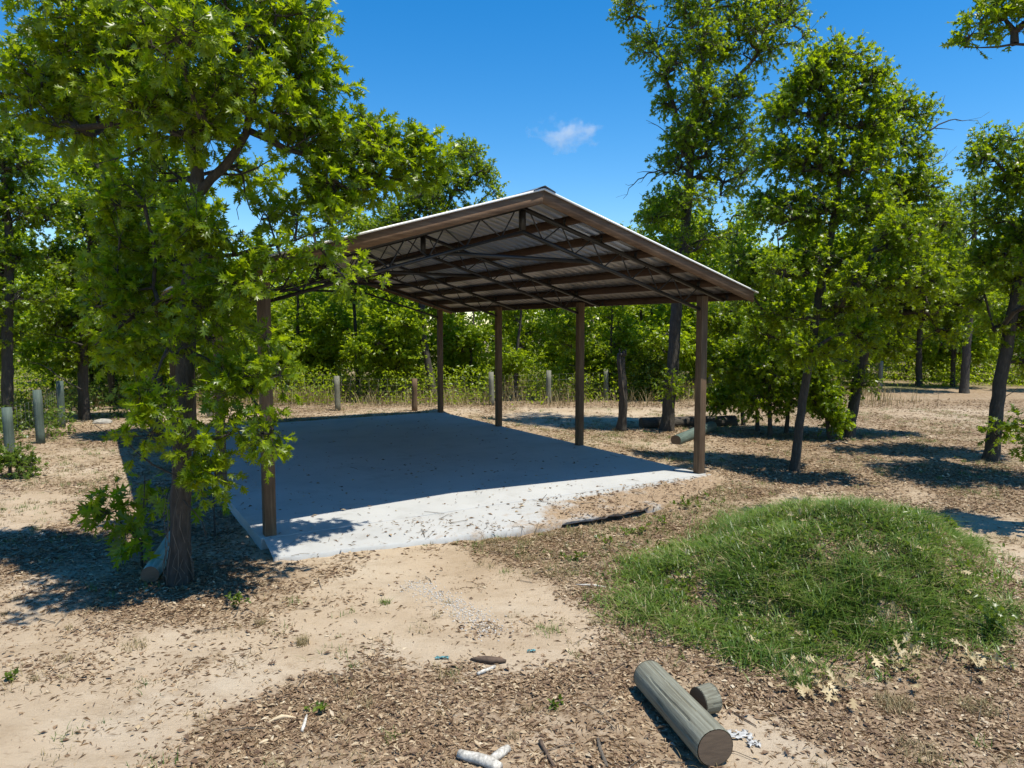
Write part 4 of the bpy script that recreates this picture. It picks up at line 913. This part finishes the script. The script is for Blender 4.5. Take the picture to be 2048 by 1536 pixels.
# tall dry grass and low brush along the back fence
n = 60000; x = g.uniform(-17, 15, n); y = 24.5 + g.random(n) ** 1.4 * 9; k = (g.random(n) < np.clip(1.9 * (fbm(x * .6, y * .6, 121) - .25), 0, 1)) & ((y > 26.5 + .12 * x) | (g.random(n) < .15)); x, y = x[k], y[k]; n = len(x)
V, q, t, kk = blades(np.stack([x, y, gz(x, y)], 1), g.uniform(.25, .85, n), np.full(n, .009), .8, g)
o = mk('tall_dry_grass', V, [q, t], DRYG, None, {'rnd': np.repeat(np.clip(fbm(x, y, 5) * .9 + .5 * (g.random(n) - .4), 0, 1), kk)}); tag(o, 'tall dry grass growing along the back fence', 'grass', kind='stuff')
n = 260000; x = g.uniform(-36, 38, n); y = np.where(x < -15, 15 + g.random(n) * 27, 25 + g.random(n) * 15); den = sstep(.38, .60, fbm(x * .55, y * .55, 131)); k = (g.random(n) < den) & ~((x > 9.5) & (y < 31.5 + .12 * (x - 12))); x, y = x[k], y[k]; n = len(x)
z = gz(x, y) + g.random(n) ** 1.3 * (.25 + 1.1 * den[k]) 
V, Fc, r = place_leaves(np.stack([x, y, z], 1), unit(g, n), unit(g, n) * .7 + [0, 0, 1], g.uniform(.07, .15, n), 'lo', g)
o = mk('undergrowth', V, [Fc], LEAF2, None, {'rnd': r}); tag(o, 'low leafy undergrowth beneath the trees behind the fence', 'undergrowth', kind='stuff')
n = 26000; x = np.where(g.random(n) < .5, g.uniform(-13.5, -10, n), g.uniform(-17, -12, n)); y = np.where(x > -13.5, g.uniform(12.5, 22, n), g.uniform(15, 26, n)); k = (fbm(x * .9, y * .9, 141) > .48) & (x < -10.6 - .15 * (y - 14)); x, y = x[k], y[k]; n = len(x)
V, Fc, r = place_leaves(np.stack([x, y, gz(x, y) + g.random(n) ** 1.4 * .8], 1), unit(g, n), unit(g, n) * .7 + [0, 0, 1], g.uniform(.07, .14, n), 'mid', g)
o = mk('undergrowth', V, [Fc], BUSHM, None, {'rnd': r}); tag(o, 'leafy weeds growing along the left fence', 'undergrowth', kind='stuff')
# gravel streak
n = 900; t = g.random(n); a, b_ = G(820, 1165), G(985, 1265); P = a + (b_ - a) * t[:, None] + g.normal(size=(n, 3)) * [.10, .07, 0] + [0.1 * 1, 0, 0] * np.sin(t * 3)[:, None]
P[:, 2] = gz(P[:, 0], P[:, 1]) + .002; tv = np.array([[1, 0, 0], [-1, 0, 0], [0, 1, 0], [0, -1, 0], [0, 0, 1], [0, 0, -1.]]); tf = np.array([[0, 2, 4], [2, 1, 4], [1, 3, 4], [3, 0, 4], [2, 0, 5], [1, 2, 5], [3, 1, 5], [0, 3, 5]])
S = g.uniform(.004, .011, n)[:, None] * g.uniform(.6, 1.3, (n, 3)); V = P[:, None] + tv[None] * S[:, None]
o = mk('gravel', V.reshape(-1, 3), [(tf[None] + (np.arange(n) * 6)[:, None, None]).reshape(-1, 3)], m_plain('pale gravel', (0.44, 0.415, 0.37), .9, 0, 60, .35)); tag(o, 'streak of pale gravel across the sand', 'gravel', kind='stuff')
# heaps of pale fallen oak leaves at the foot of the mound
for k, (u0, v0, su, sv, n, lab) in enumerate([(1800, 1310, 45, 28, 70, 'heap of pale fallen oak leaves in the middle of the mound foot'), (1925, 1255, 24, 30, 40, 'pale fallen oak leaves high on the right side of the mound foot'),
        (1960, 1320, 45, 16, 45, 'pale fallen oak leaves right of the middle heap, by the leafy weed'), (1650, 1365, 60, 24, 60, 'pale fallen oak leaves below the grass at the front of the mound'), (1500, 1262, 18, 18, 8, 'few pale leaves in the grass at the left front of the mound')]):
    u = u0 + g.normal(size=n) * su * .6; v = v0 + g.normal(size=n) * sv * .6; P = np.array([G(a, b, -.08) for a, b in zip(u, v)]); P[:, 2] = gz(P[:, 0], P[:, 1]) + .03 + g.random(n) * .07
    c = P.mean(0); V, Fc, r = place_leaves(P - c, unit(g, n) * [1, 1, .6], unit(g, n) * .9 + [0, 0, 1], g.uniform(.05, .125, n), 'hi', g, (.5, 1.1))
    o = mk('fallen_leaves', V, [Fc], PALE, None, {'rnd': r}); o.location = c; tag(o, lab, 'fallen leaves', 'heaps of pale oak leaves at the mound', 'stuff')
n = 420; x = g.uniform(.9, 5.2, n); y = g.uniform(5.3, 9.4, n); z = gz(x, y); u, v = project(np.stack([x, y, z], -1)); k = inpoly(u, v, GRASSP); x, y, z = x[k], y[k], z[k]; n = len(x)
V, Fc, r = place_leaves(np.stack([x, y, z + .03 + .05 * g.random(n)], 1), unit(g, n) * [1, 1, .6], unit(g, n) * .8 + [0, 0, 1], g.uniform(.04, .10, n), 'hi', g)
o = mk('dead_leaves', V, [Fc], PALE, None, {'rnd': r}); tag(o, 'single pale dead leaves caught in the mound grass', 'fallen leaves', kind='stuff')
# individual tufts and weeds
def tuft(u, v, n, h, r, mat, label, w=.003, cat='grass tuft', lean=1.1, nm='grass_tuft'):
    p = on_ground(G(u, v)); th = g.uniform(0, 6.28, n); q = r * np.sqrt(g.random(n)); P = np.stack([q * np.cos(th), q * np.sin(th), 0 * q - .005], 1)
    V, Q, T, kk = blades(P, h * g.uniform(.5, 1.1, n), np.full(n, w), lean, g); o = mk(nm, V, [Q, T], mat, None, {'rnd': np.repeat(g.random(n) * .9, kk)}); o.location = p; tag(o, label, cat); return o
tuft(606, 1285, 90, .10, .06, DRYG, 'dry straw-coloured grass tuft with a thin stalk, on the sand at left')
tuft(520, 1250, 70, .08, .05, DRYG, 'small dry grass tuft nearest the big foreground oak shade')
tuft(270, 1290, 120, .06, .12, DRYG, 'wide sparse dry tuft on the sand below the oak shade at left')
tuft(770, 1205, 60, .08, .05, GRASS, 'small green tuft standing alone on the sand in front of the apron')
tuft(1600, 1372, 160, .14, .09, GRASS, 'fine green grass tuft below the front of the mound')
tuft(1790, 1415, 220, .10, .14, DRYG, 'round dry grass tuft right of the short log offcut')
tuft(1960, 1420, 200, .08, .13, DRYG, 'dry grass tuft at the far right below the mound')
tuft(1830, 1505, 200, .08, .14, DRYG, 'dry grass tuft lowest in the bottom right corner')
tuft(1640, 1268, 90, .34, .12, GRASS, 'clump of long broad grass blades on the front of the mound', .007, lean=1.3)
def weed(u, v, n, r, h, size, label, kind='mid', mat=BUSHM, z0=-.15):
    p = on_ground(G(u, v, z0)); m = max(3, n // 10); root = empty('weed', p); tag(root, label, 'weed'); sb = MB(); Ps = []
    for i in range(m):
        e = np.array([g.normal() * r, g.normal() * r, h * g.uniform(.5, 1.1)]); q = [np.array([0, 0, -.01]), np.array([e[0] * .35, e[1] * .35, e[2] * .6]), e]
        sb.tube(q, [.003, .0025, .0015], 4)
        for k in range(n // m): t = g.uniform(.3, 1); Ps.append((1 - t) * q[1] + t * q[2] if t > .5 else q[1] * t * 2 * .5 + q[1] * .5)
    P = np.array(Ps); n = len(P); V, Fc, rr = place_leaves(P, unit(g, n) + [0, 0, .3], unit(g, n) * .6 + [0, 0, 1], g.uniform(.6, 1.1, n) * size, kind, g)
    sb.build('stem', BUSHM, root); mk('foliage', V, [Fc], mat, root, {'rnd': rr}); return root
weed(1985, 1290, 150, .10, .26, .06, 'bushy green weed at the right foot of the mound')
weed(1880, 1085, 60, .10, .22, .12, 'broad-leaved green weed on the right shoulder of the mound', 'lo', z0=.05)
weed(1275, 1065, 60, .16, .10, .06, 'low green weed in the brown thatch between apron and mound', 'lo')
weed(1370, 1015, 60, .16, .12, .07, 'low round-leaved weed in front of the right end of the apron', 'lo')
for wu, wv in ((1215, 1085), (1330, 1050), (1150, 1120), (1440, 1010)):
    weed(wu, wv, 40, .12, .09, .055, f'low leafy weed in the thatch at the {"near" if wv > 1100 else "far" if wv < 1020 else "left" if wu < 1300 else "right"} part between apron and mound', 'lo')
weed(648, 1415, 26, .05, .06, .05, 'tiny green weed in the litter right of the pale splinters', 'lo')
weed(1108, 1415, 26, .04, .06, .05, 'tiny green weed in the litter left of the long log', 'lo')
weed(30, 1360, 30, .05, .06, .05, 'tiny green weed on the sand at the left edge', 'lo')
weed(470, 1215, 60, .06, .16, .05, 'small leafy weed at the edge of the oak shade', 'lo')
# oak seedlings with big leaves at the foot of the big oak
for bu, bv, st, bl, lab, sd, n in [(283, 1135, [(284, 1060), (288, 1000), (290, 950)], [(215, 1010, 30, 45), (290, 960, 30, 30), (320, 1000, 30, 35), (250, 1070, 50, 26), (310, 1080, 45, 26), (335, 980, 24, 30)], 'oak seedling with large leaves left of the big oak trunk', 301, 22),
        (430, 1075, [(428, 1020), (425, 960)], [(425, 1000, 30, 40), (410, 940, 25, 30), (440, 1060, 20, 25)], 'spindly shoot with few leaves right of the big oak trunk by the pad', 302, 4)]:
    p0 = on_ground(G(bu, bv)); Y = p0[1]; tree('seedling', [p0] + path(st, Y), list(np.linspace(.012, .004, len(st) + 1)), B(Y, bl), lab, 'seedling', clumps=n, leaves=9, size=.19, kind='hi', seed=sd, twig=.16, r0=.003, sides=6, droop=.6, step=.2)
# feathery light green shrub behind the stump
p0 = on_ground(G(1290, 800)); tree('shrub', [p0, p0 + [0, 0, .6], p0 + [.1, 0, 1.3]], [.05, .03, .01], [(p0 + [dx, 0, z], np.array([.55, .55, .5])) for dx, z in ((0, .5), (.5, .6), (-.3, .9), (.3, 1.2), (0, 1.5), (.6, 1.1))], 'feathery yellow-green shrub behind the broken stump at the fence', 'shrub', clumps=90, leaves=40, size=.12, kind='lo', lmat=BUSHM, seed=401, twig=.3)
p0 = on_ground(G(20, 955)); tree('shrub', [p0, p0 + [0, 0, .3], p0 + [.05, 0, .5]], [.03, .02, .01], [(p0 + [dx, 0, z], np.array([.35, .35, .25])) for dx, z in ((0, .3), (.3, .25), (-.3, .4))], 'leafy green shrub at the left edge in front of the left fence', 'shrub', clumps=40, leaves=24, size=.11, kind='mid', lmat=BUSHM, seed=402, twig=.2)

# ------------------------------------------------------------------ cloud
c = PT(1133, 268, 900.0); k = 900 / F
bm = bmesh.new(); bmesh.ops.create_icosphere(bm, subdivisions=3, radius=1); me = bpy.data.meshes.new('cloud'); bm.to_mesh(me); bm.free()
cl = bpy.data.objects.new('cloud', me); col.objects.link(cl); cl.location = c; cl.scale = (84 * k, 34 * k, 42 * k); tag(cl, kind='structure')
m = bpy.data.materials.new('cloud vapour'); m.use_nodes = True; nt = m.node_tree; nt.nodes.clear()
out = nt.nodes.new('ShaderNodeOutputMaterial'); pv = nt.nodes.new('ShaderNodeVolumePrincipled'); pv.inputs['Color'].default_value = (.98, .98, .98, 1); pv.inputs['Anisotropy'].default_value = .3
o_ = coord(nt); ln = nt.nodes.new('ShaderNodeVectorMath'); ln.operation = 'LENGTH'; nt.links.new(o_, ln.inputs[0])
nn = noise(nt, mapping(nt, o_, (1.7, .8, 1.1)), 1.6, 6, .62)
d = mathn(nt, 'ADD', mathn(nt, 'SUBTRACT', nn, .48), mathn(nt, 'MULTIPLY', mathn(nt, 'SUBTRACT', .55, ln.outputs['Value']), .30)); d = mathn(nt, 'MULTIPLY', d, .20); d = mathn(nt, 'MAXIMUM', d, 0.0)
nt.links.new(d, pv.inputs['Density']); nt.links.new(pv.outputs[0], out.inputs['Volume']); me.materials.append(m)

# ------------------------------------------------------------------ light, sky, camera
SUN_EL, SUN_AZ = 69.5, 121.0            # azimuth clockwise from straight ahead
w = bpy.data.worlds.new('World'); sc.world = w; w.use_nodes = True; nt = w.node_tree; bg = nt.nodes['Background']
sky = nt.nodes.new('ShaderNodeTexSky'); sky.sky_type = 'NISHITA'; sky.sun_disc = False; sky.sun_elevation = R(SUN_EL); sky.sun_rotation = R(SUN_AZ)
sky.altitude = 100; sky.air_density = 1.0; sky.dust_density = .15; sky.ozone_density = 2.2
hs = nt.nodes.new('ShaderNodeHueSaturation'); hs.inputs['Saturation'].default_value = 1.45; nt.links.new(sky.outputs[0], hs.inputs['Color']); nt.links.new(hs.outputs[0], bg.inputs[0]); bg.inputs[1].default_value = .138
sun = bpy.data.lights.new('sun', 'SUN'); sun.energy = 5.0; sun.angle = R(.5); sun.color = (1, .94, .83)
so = bpy.data.objects.new('sun', sun); col.objects.link(so)
from mathutils import Vector
dirv = Vector((math.sin(R(SUN_AZ)) * math.cos(R(SUN_EL)), math.cos(R(SUN_AZ)) * math.cos(R(SUN_EL)), math.sin(R(SUN_EL))))
so.rotation_euler = dirv.to_track_quat('Z', 'Y').to_euler(); so.location = (10, -5, 30)
cam = bpy.data.cameras.new('camera'); cam.sensor_width = 36; cam.lens = 36 * F / 2048; cam.clip_end = 3000; cam.clip_start = .05
co = bpy.data.objects.new('camera', cam); col.objects.link(co); co.location = (0, 0, CAMH); co.rotation_euler = (math.pi / 2 - PITCH, 0, 0); sc.camera = co
sc.view_settings.view_transform = 'Standard'; sc.view_settings.look = 'None'; sc.view_settings.exposure = .42; sc.view_settings.gamma = 1
sc.cycles.max_bounces = 7; sc.cycles.diffuse_bounces = 4; sc.cycles.transmission_bounces = 4; sc.cycles.transparent_max_bounces = 4; sc.cycles.glossy_bounces = 2; sc.cycles.volume_bounces = 2
sc.cycles.use_denoising = True
